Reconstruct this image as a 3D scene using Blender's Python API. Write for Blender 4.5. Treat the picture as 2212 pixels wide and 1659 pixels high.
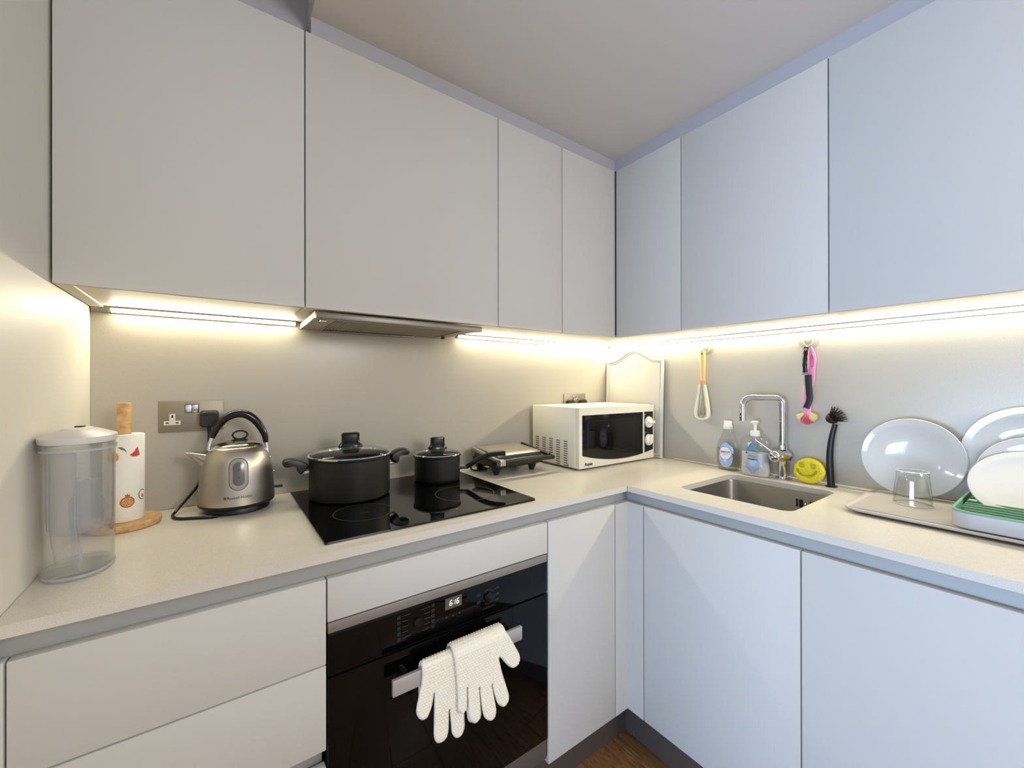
import bpy, bmesh, math, random
from mathutils import Vector, Matrix, noise
from mathutils.geometry import tessellate_polygon, delaunay_2d_cdt
random.seed(7)
sc = bpy.context.scene
for o in list(bpy.data.objects): bpy.data.objects.remove(o)
PI = math.pi
rad = math.radians

# ------------------------------------------------------------------ camera
FPX, YAW, PITCH, ROLL = 885.05, .62349, .00135, -.00149
F = Vector((math.sin(YAW)*math.cos(PITCH), math.cos(YAW)*math.cos(PITCH), math.sin(PITCH)))
R = Vector((math.cos(YAW), -math.sin(YAW), 0)); U = R.cross(F)
R2 = R*math.cos(ROLL)+U*math.sin(ROLL); U2 = -R*math.sin(ROLL)+U*math.cos(ROLL)
cd = bpy.data.cameras.new('camera'); cam = bpy.data.objects.new('camera', cd); sc.collection.objects.link(cam)
M = Matrix((R2, U2, -F)).transposed().to_4x4(); M.translation = Vector((0, 0, 1.258)); cam.matrix_world = M
cd.sensor_width = 36; cd.lens = FPX/2212*36; cd.clip_start = .02
sc.camera = cam

# ------------------------------------------------------------------ world, lights, exposure
w = bpy.data.worlds.new('world'); sc.world = w; w.use_nodes = True
bg = w.node_tree.nodes['Background']; bg.inputs[0].default_value = (.55, .72, 1, 1); bg.inputs[1].default_value = .6
sc.view_settings.view_transform = 'Standard'; sc.view_settings.look = 'None'
sc.view_settings.gamma = 1; sc.view_settings.exposure = 0.0; sc.view_settings.use_curve_mapping = False
try:
    cy = sc.cycles
    cy.use_denoising = True; cy.max_bounces = 10; cy.diffuse_bounces = 6; cy.glossy_bounces = 5
    cy.transmission_bounces = 8; cy.transparent_max_bounces = 16; cy.sample_clamp_indirect = 4
    cy.caustics_reflective = False; cy.caustics_refractive = False
except Exception: pass
def area(name, loc, target, sx, sy, energy, col):
    l = bpy.data.lights.new(name, 'AREA'); l.shape = 'RECTANGLE'; l.size = sx; l.size_y = sy; l.energy = energy; l.color = col
    o = bpy.data.objects.new(name, l); sc.collection.objects.link(o); o.location = loc
    o.rotation_euler = (Vector(target)-Vector(loc)).to_track_quat('-Z', 'Y').to_euler(); return o
DAY = (.48, .67, 1)
area('window_daylight', (-2.86, -.15, .66), (1.2, .35, .62), 2.0, 1.1, 150, DAY)
pl_ = bpy.data.lights.new('room_fill_light', 'POINT'); pl_.energy = 82; pl_.color = (1, .965, .93); pl_.shadow_soft_size = .3  # added fill light behind the camera; no lamp is modelled there
po_ = bpy.data.objects.new('room_fill_light', pl_); sc.collection.objects.link(po_); po_.location = (1.0, -1.75, 1.85)
LED_COL, LED_STR = (1, .91, .67), 116.0

# ------------------------------------------------------------------ helpers
def lin(c): c /= 255; return c/12.92 if c <= .04045 else ((c+.055)/1.055)**2.4
def rgb(r, g, b): return (lin(r), lin(g), lin(b), 1)
MATS = {}
def mat(name, c, rough=.5, metal=0, spec=.5, bump=0, bscale=200, speck=None, emis=None, estr=0, coat=0, aniso=None, trans=0, ior=1.45):
    if name in MATS: return MATS[name]
    m = bpy.data.materials.new(name); m.use_nodes = True; nt = m.node_tree; b = nt.nodes['Principled BSDF']
    if len(c) == 3: c = rgb(*c)
    b.inputs['Base Color'].default_value = c; b.inputs['Roughness'].default_value = rough; b.inputs['Metallic'].default_value = metal
    b.inputs['Specular IOR Level'].default_value = spec; b.inputs['Coat Weight'].default_value = coat
    b.inputs['Transmission Weight'].default_value = trans; b.inputs['IOR'].default_value = ior
    tc = nt.nodes.new('ShaderNodeTexCoord')
    if speck:
        n = nt.nodes.new('ShaderNodeTexNoise'); n.inputs['Scale'].default_value = speck[0]; n.inputs['Detail'].default_value = 3
        nt.links.new(tc.outputs['Object'], n.inputs['Vector'])
        cr = nt.nodes.new('ShaderNodeValToRGB'); cr.color_ramp.elements[0].position = speck[3]; cr.color_ramp.elements[1].position = speck[4]
        cr.color_ramp.elements[0].color = rgb(*speck[1]); cr.color_ramp.elements[1].color = rgb(*speck[2])
        nt.links.new(n.outputs['Fac'], cr.inputs[0]); nt.links.new(cr.outputs[0], b.inputs['Base Color'])
    if aniso:   # brushed metal: stretched noise drives roughness and a little bump
        mp = nt.nodes.new('ShaderNodeMapping'); mp.inputs['Scale'].default_value = aniso
        n = nt.nodes.new('ShaderNodeTexNoise'); n.inputs['Scale'].default_value = 60; n.inputs['Detail'].default_value = 4
        nt.links.new(tc.outputs['Object'], mp.inputs['Vector']); nt.links.new(mp.outputs[0], n.inputs['Vector'])
        mr = nt.nodes.new('ShaderNodeMapRange'); mr.inputs['To Min'].default_value = rough*.93; mr.inputs['To Max'].default_value = rough*1.08
        nt.links.new(n.outputs['Fac'], mr.inputs['Value']); nt.links.new(mr.outputs[0], b.inputs['Roughness'])
    if bump:
        n = nt.nodes.new('ShaderNodeTexNoise'); n.inputs['Scale'].default_value = bscale; n.inputs['Detail'].default_value = 3
        nt.links.new(tc.outputs['Object'], n.inputs['Vector'])
        bp = nt.nodes.new('ShaderNodeBump'); bp.inputs['Strength'].default_value = bump; bp.inputs['Distance'].default_value = .001
        nt.links.new(n.outputs['Fac'], bp.inputs['Height']); nt.links.new(bp.outputs[0], b.inputs['Normal'])
    if emis:
        b.inputs['Emission Color'].default_value = (*emis, 1); b.inputs['Emission Strength'].default_value = estr
    MATS[name] = m; return m
def clear(name, tint, rough=.03, base=.04, frost=0):
    """thin clear sheet: see-through with a fresnel reflection, optional milky share"""
    if name in MATS: return MATS[name]
    m = bpy.data.materials.new(name); m.use_nodes = True; nt = m.node_tree; nt.nodes.clear()
    out = nt.nodes.new('ShaderNodeOutputMaterial'); mx = nt.nodes.new('ShaderNodeMixShader')
    tr = nt.nodes.new('ShaderNodeBsdfTransparent'); tr.inputs[0].default_value = (*tint, 1)
    gl = nt.nodes.new('ShaderNodeBsdfGlossy'); gl.inputs['Roughness'].default_value = rough
    lw = nt.nodes.new('ShaderNodeLayerWeight'); pw = nt.nodes.new('ShaderNodeMath'); pw.operation = 'POWER'; pw.inputs[1].default_value = 4.5
    nt.links.new(lw.outputs['Facing'], pw.inputs[0])
    ad = nt.nodes.new('ShaderNodeMath'); ad.operation = 'ADD'; ad.inputs[1].default_value = base; ad.use_clamp = True
    nt.links.new(pw.outputs[0], ad.inputs[0]); nt.links.new(ad.outputs[0], mx.inputs[0])
    src = tr
    if frost:
        df = nt.nodes.new('ShaderNodeBsdfDiffuse'); df.inputs[0].default_value = (.78, .8, .82, 1)
        m2 = nt.nodes.new('ShaderNodeMixShader'); m2.inputs[0].default_value = frost
        nt.links.new(tr.outputs[0], m2.inputs[1]); nt.links.new(df.outputs[0], m2.inputs[2]); src = m2
    nt.links.new(src.outputs[0], mx.inputs[1]); nt.links.new(gl.outputs[0], mx.inputs[2]); nt.links.new(mx.outputs[0], out.inputs[0])
    MATS[name] = m; return m

MW = {}
def setp(o, label=None, cat=None, group=None, kind=None):
    if label: o['label'] = label
    if cat: o['category'] = cat
    if group: o['group'] = group
    if kind: o['kind'] = kind
    return o
def thing(name, label, cat, loc=(0, 0, 0), rz=0, group=None, kind=None):
    o = bpy.data.objects.new(name, None); o.empty_display_size = .02; sc.collection.objects.link(o)
    o.location = loc; o.rotation_euler = (0, 0, rz); MW[o] = Matrix.Translation(Vector(loc)) @ Matrix.Rotation(rz, 4, 'Z')
    return setp(o, label, cat, group, kind)
def part(name, bm, m, parent=None, smooth=True, world=False, label=None, kind=None, angle=40):
    if world and parent is not None: bm.transform(MW[parent].inverted())
    bmesh.ops.recalc_face_normals(bm, faces=bm.faces[:])
    me = bpy.data.meshes.new(name); bm.to_mesh(me); bm.free()
    for x in (m if isinstance(m, list) else [m]): me.materials.append(x)
    if smooth:
        for p in me.polygons: p.use_smooth = True
        try: me.set_sharp_from_angle(angle=rad(angle))
        except Exception: pass
    o = bpy.data.objects.new(name, me); sc.collection.objects.link(o)
    if parent is not None: o.parent = parent; MW[o] = MW[parent]
    else: MW[o] = Matrix.Identity(4)
    return setp(o, label=label, kind=kind)
def lone(name, bm, m, label, cat, group=None, kind=None, smooth=True, **k):
    """a thing that is a single mesh: origin moved to its base centre"""
    vs = [v.co for v in bm.verts]; c = Vector((sum(v.x for v in vs)/len(vs), sum(v.y for v in vs)/len(vs), min(v.z for v in vs)))
    bm.transform(Matrix.Translation(-c)); o = part(name, bm, m, smooth=smooth, **k); o.location = c; MW[o] = Matrix.Translation(c)
    return setp(o, label, cat, group, kind)
def struct(name, bm, m, **k): return part(name, bm, m, kind='structure', **k)
def nb(): return bmesh.new()
def box(bm, x0, x1, y0, y1, z0, z1, bev=0, seg=2):
    t = bmesh.new(); bmesh.ops.create_cube(t, size=1)
    t.transform(Matrix.Translation(((x0+x1)/2, (y0+y1)/2, (z0+z1)/2)) @ Matrix.Diagonal((x1-x0, y1-y0, z1-z0, 1)))
    if bev: bmesh.ops.bevel(t, geom=t.edges[:], offset=bev, segments=seg, affect='EDGES', profile=.5)
    join(bm, t); return bm
def join(bm, t, mi=None):
    if mi is not None:
        for f in t.faces: f.material_index = mi
    me = bpy.data.meshes.new('tmp'); t.to_mesh(me); t.free(); bm.from_mesh(me); bpy.data.meshes.remove(me)
def loft(bm, rings, cap0=True, cap1=True, closed=True):
    rs = [[bm.verts.new(p) for p in r] for r in rings]; n = len(rs[0])
    for a, b in zip(rs, rs[1:]):
        for i in range(n if closed else n-1):
            j = (i+1) % n
            bm.faces.new((a[i], a[j], b[j], b[i]))
    if cap0: bm.faces.new(rs[0][::-1])
    if cap1: bm.faces.new(rs[-1])
    return rs
def ring(cx, cy, z, rx, ry=None, n=48, e=2.0):
    ry = rx if ry is None else ry; out = []
    for i in range(n):
        a = 2*PI*i/n; c, s = math.cos(a), math.sin(a)
        out.append(Vector((cx+rx*math.copysign(abs(c)**(2/e), c), cy+ry*math.copysign(abs(s)**(2/e), s), z)))
    return out
def lathe(bm, prof, cx=0, cy=0, n=48, ky=1, e=2.0, cap0=True, cap1=True):
    """prof: list of (radius, z); zero radius is made a tiny cap"""
    return loft(bm, [ring(cx, cy, z, max(r, 1e-4), max(r, 1e-4)*ky, n, e) for r, z in prof], cap0, cap1)
def sweep(bm, pts, radii, n=12, side=None, cap=True, e=2.0):
    """tube along pts; radii: (a along side, b along the other) per point or one number"""
    pts = [Vector(p) for p in pts]; m = len(pts)
    if not isinstance(radii, (list, tuple)): radii = [radii]*m
    rings = []; prev = Vector(side) if side else None
    for i, p in enumerate(pts):
        t = (pts[min(i+1, m-1)]-pts[max(i-1, 0)]).normalized()
        if prev is None: prev = t.orthogonal()
        s = (prev-t*prev.dot(t)).normalized(); q = t.cross(s)
        if not side: prev = s
        r = radii[i]; a, b = r if isinstance(r, (tuple, list)) else (r, r)
        rr = []
        for k in range(n):
            an = 2*PI*k/n; c, sn = math.cos(an), math.sin(an)
            rr.append(p+s*(a*math.copysign(abs(c)**(2/e), c))+q*(b*math.copysign(abs(sn)**(2/e), sn)))
        rings.append(rr)
    loft(bm, rings, cap, cap); return bm
def cr(pts, k=6, closed=False):
    """Catmull-Rom resample"""
    P = [Vector(p) for p in pts]; n = len(P); out = []
    rg = n if closed else n-1
    for i in range(rg):
        g = (lambda j: P[j % n]) if closed else (lambda j: P[max(0, min(n-1, j))])
        p0, p1, p2, p3 = g(i-1), g(i), g(i+1), g(i+2)
        for s in range(k):
            t = s/k
            out.append(.5*((2*p1)+(-p0+p2)*t+(2*p0-5*p1+4*p2-p3)*t*t+(-p0+3*p1-3*p2+p3)*t**3))
    if not closed: out.append(P[-1])
    return out
def rrect(x0, x1, y0, y1, r, n=6):
    out = []
    for cx, cy, a in ((x1-r, y1-r, 0), (x0+r, y1-r, 90), (x0+r, y0+r, 180), (x1-r, y0+r, 270)):
        for k in range(n+1):
            t = rad(a+90*k/n); out.append((cx+r*math.cos(t), cy+r*math.sin(t)))
    return out
def prism(bm, outer, holes, f0, f1):
    """polygon (with holes) between the maps f0(x,y) and f1(x,y)"""
    polys = [outer]+holes; flat = [p for q in polys for p in q]
    tris = tessellate_polygon([[Vector((p[0], p[1], 0)) for p in q] for q in polys])
    A = [bm.verts.new(f0(*p)) for p in flat]; B = [bm.verts.new(f1(*p)) for p in flat]
    for t in tris:
        try: bm.faces.new([A[i] for i in t]); bm.faces.new([B[i] for i in t][::-1])
        except ValueError: pass
    k = 0
    for q in polys:
        n = len(q)
        for i in range(n):
            j = (i+1) % n; bm.faces.new((A[k+i], A[k+j], B[k+j], B[k+i]))
        k += n
    return bm
def slab(bm, outer, holes, z0, z1): return prism(bm, outer, holes, lambda x, y: (x, y, z0), lambda x, y: (x, y, z1))
def pillow(outline, w, T, step, mp, disp=None, back=1.0):
    """closed outline in 2D blown up into a cushion: half thickness T reached at distance w from the edge"""
    n = len(outline); xs = [p[0] for p in outline]; ys = [p[1] for p in outline]
    def inside(x, y):
        c = False; j = n-1
        for i in range(n):
            if (ys[i] > y) != (ys[j] > y) and x < (xs[j]-xs[i])*(y-ys[i])/(ys[j]-ys[i])+xs[i]: c = not c
            j = i
        return c
    def dist(x, y):
        best = 9
        for i in range(n):
            ax, ay = outline[i][0], outline[i][1]; bx, by = outline[(i+1) % n][0], outline[(i+1) % n][1]
            dx, dy = bx-ax, by-ay; L = dx*dx+dy*dy or 1e-12
            t = max(0, min(1, ((x-ax)*dx+(y-ay)*dy)/L)); best = min(best, math.hypot(x-ax-t*dx, y-ay-t*dy))
        return best
    pts = [Vector((p[0], p[1])) for p in outline]; y = min(ys); row = 0
    while y < max(ys):
        x = min(xs)+(step/2 if row % 2 else 0)
        while x < max(xs):
            if inside(x, y) and dist(x, y) > step*.45: pts.append(Vector((x, y)))
            x += step
        y += step*.87; row += 1
    vv, _, ff, *_ = delaunay_2d_cdt(pts, [(i, (i+1) % n) for i in range(n)], [list(range(n))], 1, 1e-7)
    bm = bmesh.new(); Fv, Bv = [], []
    for v in vv:
        d = dist(v.x, v.y); h = T*math.sqrt(max(0, 1-(1-min(d/w, 1))**2))
        if d < 1e-6: a = bm.verts.new(mp(v.x, v.y, 0)); Fv.append(a); Bv.append(a)
        else:
            e = disp(v.x, v.y, d) if disp else 0
            Fv.append(bm.verts.new(mp(v.x, v.y, h+e))); Bv.append(bm.verts.new(mp(v.x, v.y, -h*back)))
    for f in ff:
        bm.faces.new([Fv[i] for i in f])
        try: bm.faces.new([Bv[i] for i in f][::-1])
        except ValueError: pass
    return bm, inside, dist
def text(s, size, ext=.0003, sx=1, align='LEFT', bold=0):
    """lettering as a mesh in the XY plane, thickness ext"""
    c = bpy.data.curves.new('tmp', 'FONT'); c.body = s; c.size = size; c.extrude = ext; c.align_x = align; c.offset = bold; c.resolution_u = 3
    o = bpy.data.objects.new('tmp', c); sc.collection.objects.link(o)
    dg = bpy.context.evaluated_depsgraph_get(); me = bpy.data.meshes.new_from_object(o.evaluated_get(dg))
    bm = bmesh.new(); bm.from_mesh(me); bpy.data.objects.remove(o); bpy.data.curves.remove(c); bpy.data.meshes.remove(me)
    bm.transform(Matrix.Diagonal((sx, 1, 1, 1))); return bm
def remap(bm, f):
    for v in bm.verts: v.co = f(*v.co)
    return bm
FRONT = lambda ox, oz, y: (lambda x, z, h: Vector((ox+x, y-h, oz+z)))     # lies on a surface facing -y
SIDE = lambda oy, oz, x: (lambda a, z, h: Vector((x-h, oy-a, oz+z)))      # lies on a surface facing -x

# ------------------------------------------------------------------ materials
QUARTZ = mat('cream_quartz', (214, 208, 196), .2, spec=.5, speck=(700, (206, 200, 188), (221, 216, 205), .36, .6))
QSPL = mat('splash_quartz', (200, 193, 178), .25, spec=.45, speck=(700, (176, 171, 158), (194, 189, 177), .36, .6))
DOOR = mat('satin_grey_lacquer', (205, 204, 199), .62, spec=.3)
CARC = mat('cream_carcass', (222, 214, 198), .5)
DARKGAP = mat('dark_gap', (38, 34, 32), .8)
CHAN = mat('grey_channel', (166, 168, 165), .45, metal=.15)
PLIN = mat('brushed_plinth', (118, 110, 104), .4, metal=.6, aniso=(1, 1, 30))
PAINT = mat('white_paint', (205, 203, 200), .8, spec=.2)
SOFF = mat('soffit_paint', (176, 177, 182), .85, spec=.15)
CEIL = mat('ceiling_paint', (208, 204, 199), .9, spec=.15)
LWALL = mat('left_panel_paint', (216, 211, 200), .5, spec=.25, bump=.05, bscale=300)
ALU = mat('brushed_aluminium', (150, 146, 140), .35, metal=.9)
LEDM = mat('led_diffuser', (255, 250, 235), .5, emis=LED_COL, estr=LED_STR)
STEEL = mat('brushed_steel', (184, 178, 168), .33, metal=1)
_nt = STEEL.node_tree; _b = _nt.nodes['Principled BSDF']; _b.inputs['Anisotropic'].default_value = .65
_tg = _nt.nodes.new('ShaderNodeTangent'); _tg.direction_type = 'RADIAL'; _tg.axis = 'Z'; _nt.links.new(_tg.outputs[0], _b.inputs['Tangent'])
STEELD = mat('dull_steel', (138, 132, 124), .38, metal=1, aniso=(12, 1, 1))
SINKM = mat('sink_steel', (172, 169, 166), .34, metal=1, aniso=(1, 8, 1), bump=.1, bscale=500)
CHROME = mat('chrome', (225, 226, 230), .06, metal=1)
BLKGL = mat('black_glass', (4, 4, 5), .04, spec=.45)
OVGL = mat('oven_glass', (4, 4, 5), .05, spec=.28)
BLK = mat('black_plastic', (16, 16, 17), .38)
BLKG = mat('glossy_black_plastic', (12, 12, 13), .15)
NONST = mat('black_nonstick', (17, 17, 15), .5, bump=.25, bscale=900)
WHPL = mat('white_plastic', (236, 232, 220), .35)
CRMW = mat('cream_microwave_enamel', (222, 218, 203), .3)
WOOD = mat('pale_bamboo', (205, 164, 108), .5, speck=(60, (176, 128, 74), (218, 182, 128), .3, .7))
WOOD2 = mat('beech_board', (200, 160, 112), .5, speck=(90, (180, 138, 90), (214, 178, 132), .3, .7))
PAPER = mat('paper_towel', (240, 237, 228), .95, spec=.1, bump=.9, bscale=260)
CERAM = mat('white_ceramic', (204, 203, 199), .1, spec=.6)
CLEAR = clear('clear_plastic', (.95, .95, .95), .05, .02, .06)
FROST = clear('cloudy_reservoir', (.93, .94, .96), .1, .02, .14)
LIDGL = clear('lid_glass', (.9, .9, .88), .03, .05)
BOTCL = clear('bottle_plastic', (.93, .93, .93), .05, .04, .05)
TUMB = clear('tumbler_glass', (.97, .98, .97), .03, .10)
GREEN = mat('green_silicone', (112, 158, 130), .5)
GREEND = mat('dark_green_silicone', (60, 108, 82), .55)
TRAY = mat('pale_grey_tray', (196, 192, 186), .4)
GLOVE = mat('cream_silicone', (243, 237, 218), .5, spec=.35)

# ------------------------------------------------------------------ the setting
LX, BY, RX = -.266, 1.493, 1.719        # left panel, back and right splashbacks
def wallbox(name, *a, m=PAINT): return struct(name, box(nb(), *a), m, smooth=False)
fl = struct('floor', box(nb(), -3, 1.85, -3, 1.65, -.06, -.012), DARKGAP, smooth=False)
wallbox('wall_back', -3, 1.85, 1.505, 1.65, 0, 2.62)
wallbox('wall_right', 1.731, 1.85, -3, 1.505, 0, 2.62)
wallbox('wall_front', -3, 1.85, -3.12, -3, 0, 2.62)
wallbox('wall_left', LX-.12, LX, .60, 1.505, 0, 2.62, m=LWALL)
wo = (-1.25, .95, .06, 1.3)              # window opening y0 y1 z0 z1
bm = nb(); prism(bm, [(-3, 0), (1.65, 0), (1.65, 2.62), (-3, 2.62)], [[(wo[0], wo[2]), (wo[0], wo[3]), (wo[1], wo[3]), (wo[1], wo[2])]],
                 lambda y, z: (-3, y, z), lambda y, z: (-3.12, y, z))
struct('wall_far_left', bm, PAINT, smooth=False)
wallbox('ceiling', -3, 1.85, -3, 1.65, 2.62, 2.7, m=CEIL)
bm = nb(); box(bm, .20, 1.731, -1.0, 1.505, 2.226, 2.62)
struct('ceiling_lowered', bm, CEIL, smooth=False)
wf = struct('window_1', prism(nb(), [(wo[0], wo[2]), (wo[0], wo[3]), (wo[1], wo[3]), (wo[1], wo[2])],
    [[(wo[0]+.06, wo[2]+.06), (wo[0]+.06, wo[3]-.06), (-.18, wo[3]-.06), (-.18, wo[2]+.06)], [(-.12, wo[2]+.06), (-.12, wo[3]-.06), (wo[1]-.06, wo[3]-.06), (wo[1]-.06, wo[2]+.06)]],
    lambda y, z: (-3.03, y, z), lambda y, z: (-3.08, y, z)), WHPL, smooth=False)
part('pane', box(nb(), -3.06, -3.052, wo[0]+.06, -.18, wo[2]+.06, wo[3]-.06), clear('window_glass', (.98, .98, .98)), wf, False)
part('pane', box(nb(), -3.06, -3.052, -.12, wo[1]-.06, wo[2]+.06, wo[3]-.06), clear('window_glass', (.98, .98, .98)), wf, False)
# soffit strips between wall cabinets and ceiling
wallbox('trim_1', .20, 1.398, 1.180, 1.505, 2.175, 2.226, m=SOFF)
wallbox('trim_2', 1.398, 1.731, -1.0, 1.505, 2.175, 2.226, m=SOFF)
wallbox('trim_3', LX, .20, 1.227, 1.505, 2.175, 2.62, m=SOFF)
# oak boards
def oak():
    m = bpy.data.materials.new('oak_floor'); m.use_nodes = True; nt = m.node_tree; b = nt.nodes['Principled BSDF']
    tc = nt.nodes.new('ShaderNodeTexCoord'); mp = nt.nodes.new('ShaderNodeMapping'); mp.inputs['Scale'].default_value = (22, 1.6, 1)
    oi = nt.nodes.new('ShaderNodeObjectInfo'); ad = nt.nodes.new('ShaderNodeVectorMath'); ad.operation = 'ADD'
    sc_ = nt.nodes.new('ShaderNodeVectorMath'); sc_.operation = 'SCALE'; sc_.inputs[3].default_value = 1
    nt.links.new(tc.outputs['Object'], ad.inputs[0]); nt.links.new(oi.outputs['Location'], ad.inputs[1]); nt.links.new(ad.outputs[0], mp.inputs[0])
    n = nt.nodes.new('ShaderNodeTexNoise'); n.inputs['Scale'].default_value = 4; n.inputs['Detail'].default_value = 8; n.inputs['Distortion'].default_value = 1.2
    nt.links.new(mp.outputs[0], n.inputs[0]); r = nt.nodes.new('ShaderNodeValToRGB')
    r.color_ramp.elements[0].position = .3; r.color_ramp.elements[0].color = rgb(112, 78, 44); r.color_ramp.elements[1].position = .72; r.color_ramp.elements[1].color = rgb(168, 124, 76)
    nt.links.new(n.outputs[0], r.inputs[0]); nt.links.new(r.outputs[0], b.inputs['Base Color']); b.inputs['Roughness'].default_value = .4
    nt.nodes.remove(sc_); return m
OAK = oak(); PW, PL = .19, 1.8
bm = nb(); box(bm, 0, PW-.002, 0, PL-.002, -.012, 0, .0012, 1); pm = bpy.data.meshes.new('plank'); bm.to_mesh(pm); bm.free(); pm.materials.append(OAK)
i = 0; x = 1.14+PW
while x-PW > -3:
    i += 1; y = 1.5-(.25+.75*(i*.73 % 1))*PL; ln_ = 1.5-y; xx = x; x -= PW
    if xx > 1.34: continue
    while True:
        o = bpy.data.objects.new('plank', pm); sc.collection.objects.link(o); o.location = (xx, y, 0); o.scale = (1, ln_/PL, 1); o.parent = fl
        if y <= -2.99: break
        ny = max(-3, y-PL); ln_ = y-ny; y = ny

# ------------------------------------------------------------------ wall cabinets
AY, BX = 1.170, 1.391                    # front planes of the wall doors
TOP, BOT = 2.1735, 1.458
G = .0015
def wall_unit_back(x0, x1, label, floor_panel=True):
    t = thing('wall_cabinet', label, 'cabinet', ((x0+x1)/2, AY, BOT), 0, 'handleless wall cabinets')
    part('carcass', box(nb(), x0+.0008, x1-.0008, AY+.023, 1.491, BOT+.006, TOP, .0006, 1), CARC, t, world=True)
    part('door', box(nb(), x0+G, x1-G, AY, AY+.019, BOT, TOP, .0012), DOOR, t, world=True)
    return t
X1, X2, X3 = .1841, .7841, 1.0813
t = wall_unit_back(LX+.003, X1, 'wide pale grey wall cabinet beside the left wall, over the kettle')
part('gap_shade', box(nb(), LX+.0003, LX+.0028, AY+.02, 1.2, BOT+.01, TOP), DARKGAP, t, world=True)  # dark strip stands in for the shade in the gap by the wall
part('underside_batten', box(nb(), LX+.003, LX+.028, AY+.024, 1.47, BOT+.001, BOT+.0058, .0005, 1), CARC, t, world=True)
wall_unit_back(X1, X2, 'pale grey wall cabinet housing the cooker hood, above the two pots')
wall_unit_back(X2, X3, 'narrow pale grey wall cabinet right of the hood cabinet')
Y1, Y2, Y3 = .8637, .4136, -.187
t = thing('wall_cabinet', 'pale grey corner wall cabinet with two doors meeting in the inside corner', 'cabinet', (X3, AY, BOT), 0, 'handleless wall cabinets')
bm = nb(); slab(bm, [(X3+.0008, AY+.023), (BX+.023, AY+.023), (BX+.023, Y1+.0008), (1.717, Y1+.0008), (1.717, 1.491), (X3+.0008, 1.491)], [], BOT+.006, TOP)
part('carcass', bm, CARC, t, smooth=False, world=True)
part('door', box(nb(), X3+G, BX-.0035, AY, AY+.019, BOT, TOP, .0012), DOOR, t, world=True)
part('door', box(nb(), BX, BX+.019, Y1+G, AY-.0035, BOT, TOP, .0012), DOOR, t, world=True)
part('gap_shade', box(nb(), BX-.003, BX+.021, AY-.003, AY+.021, BOT+.012, TOP), DARKGAP, t, world=True)  # dark block painted in place of shade where the corner doors meet
for y0, y1, lb in ((Y2, Y1, 'pale grey wall cabinet over the sink and tap'), (Y3, Y2, 'pale grey wall cabinet over the dish rack, at the right edge of the photo')):
    t = thing('wall_cabinet', lb, 'cabinet', (BX, (y0+y1)/2, BOT), 0, 'handleless wall cabinets')
    part('carcass', box(nb(), BX+.023, 1.717, y0+.0008, y1-.0008, BOT+.006, TOP, .0006, 1), CARC, t, world=True)
    part('door', box(nb(), BX, BX+.019, y0+G, y1-G, BOT, TOP, .0012), DOOR, t, world=True)

# ------------------------------------------------------------------ base cabinets
CY, DX = .912, 1.1434                    # front planes of the base doors
DT, DB = .8553, .1463
L1, L2, L3 = .1836, .7836, 1.0804
def carc(t, x0, x1, y0, y1, z1=.845): part('carcass', box(nb(), x0+.001, x1-.001, y0, y1, .15, z1, .0006, 1), CARC, t, world=True)
t = thing('drawer_unit', 'white handleless drawer unit in the lower left, under the kettle', 'drawers', (-.04, CY, .146))
carc(t, -.264, L1, CY+.05, 1.49)
part('drawer', box(nb(), -.249, L1-G, CY, CY+.02, .6805, DT, .0012), DOOR, t, world=True)
part('drawer', box(nb(), -.249, L1-G, CY, CY+.02, .5035, .6775, .0012), DOOR, t, world=True)
part('drawer', box(nb(), -.249, L1-G, CY, CY+.02, DB, .4675, .0012), DOOR, t, world=True)
part('finger_channel', box(nb(), -.25, L1-.004, CY+.028, CY+.045, .46, .51, .0006, 1), CHAN, t, world=True)
part('side_filler', box(nb(), -.2655, -.252, CY+.001, CY+.02, DB, DT, .0008), DOOR, t, world=True)
t = thing('base_cabinet', 'narrow white base cabinet between the oven and the inside corner', 'cabinet', (L2, CY, .146), 0, 'white base cabinets')
carc(t, L2, L3, CY+.05, 1.49)
part('door', box(nb(), L2+G+.001, L3-G, CY, CY+.02, DB, DT, .0012), DOOR, t, world=True)
bm = nb(); slab(bm, [(L3+G, CY), (DX, CY), (DX, .8468+G), (DX+.02, .8468+G), (DX+.02, CY+.02), (L3+G, CY+.02)], [], DB, DT)
lone('corner_filler', bm, DOOR, 'white L-shaped filler post in the inside corner of the base cabinets', 'filler panel', smooth=False)
for y0, y1, lb in ((.3968, .8468, 'white base cabinet under the sink'), (-.2, .3968, 'white base cabinet under the dish rack, at the right edge of the photo')):
    t = thing('base_cabinet', lb, 'cabinet', (DX, (y0+y1)/2, .146), 0, 'white base cabinets')
    if y0 > 0:   # open-topped: the bowl hangs in it
        bm = nb(); box(bm, DX+.05, 1.716, y0+.001, y0+.017, .15, .845); box(bm, DX+.05, 1.716, y1-.017, y1-.001, .15, .845); box(bm, DX+.05, 1.716, y0+.017, y1-.017, .15, .166)
        part('carcass', bm, CARC, t, False, world=True)
    else: carc(t, DX+.05, 1.716, y0, y1)
    part('door', box(nb(), DX, DX+.02, y0+G, y1-G, DB, DT, .0012), DOOR, t, world=True)
# finger channels under the worktop
bm = nb(); slab(bm, [(-.2655, CY+.021), (DX+.021, CY+.021), (DX+.021, CY+.037), (-.2655, CY+.037)], [], .846, .8905)
box(bm, -.2655, -.262, CY+.004, CY+.021, .858, .8905)
lone('finger_channel', bm, CHAN, 'grey recessed finger channel under the worktop over drawers and oven', 'channel', smooth=False)
bm = nb(); box(bm, DX+.021, DX+.037, -.2, CY+.0205, .846, .8905)
lone('finger_channel', bm, CHAN, 'grey recessed finger channel under the worktop over the sink side doors', 'channel', smooth=False)
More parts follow.
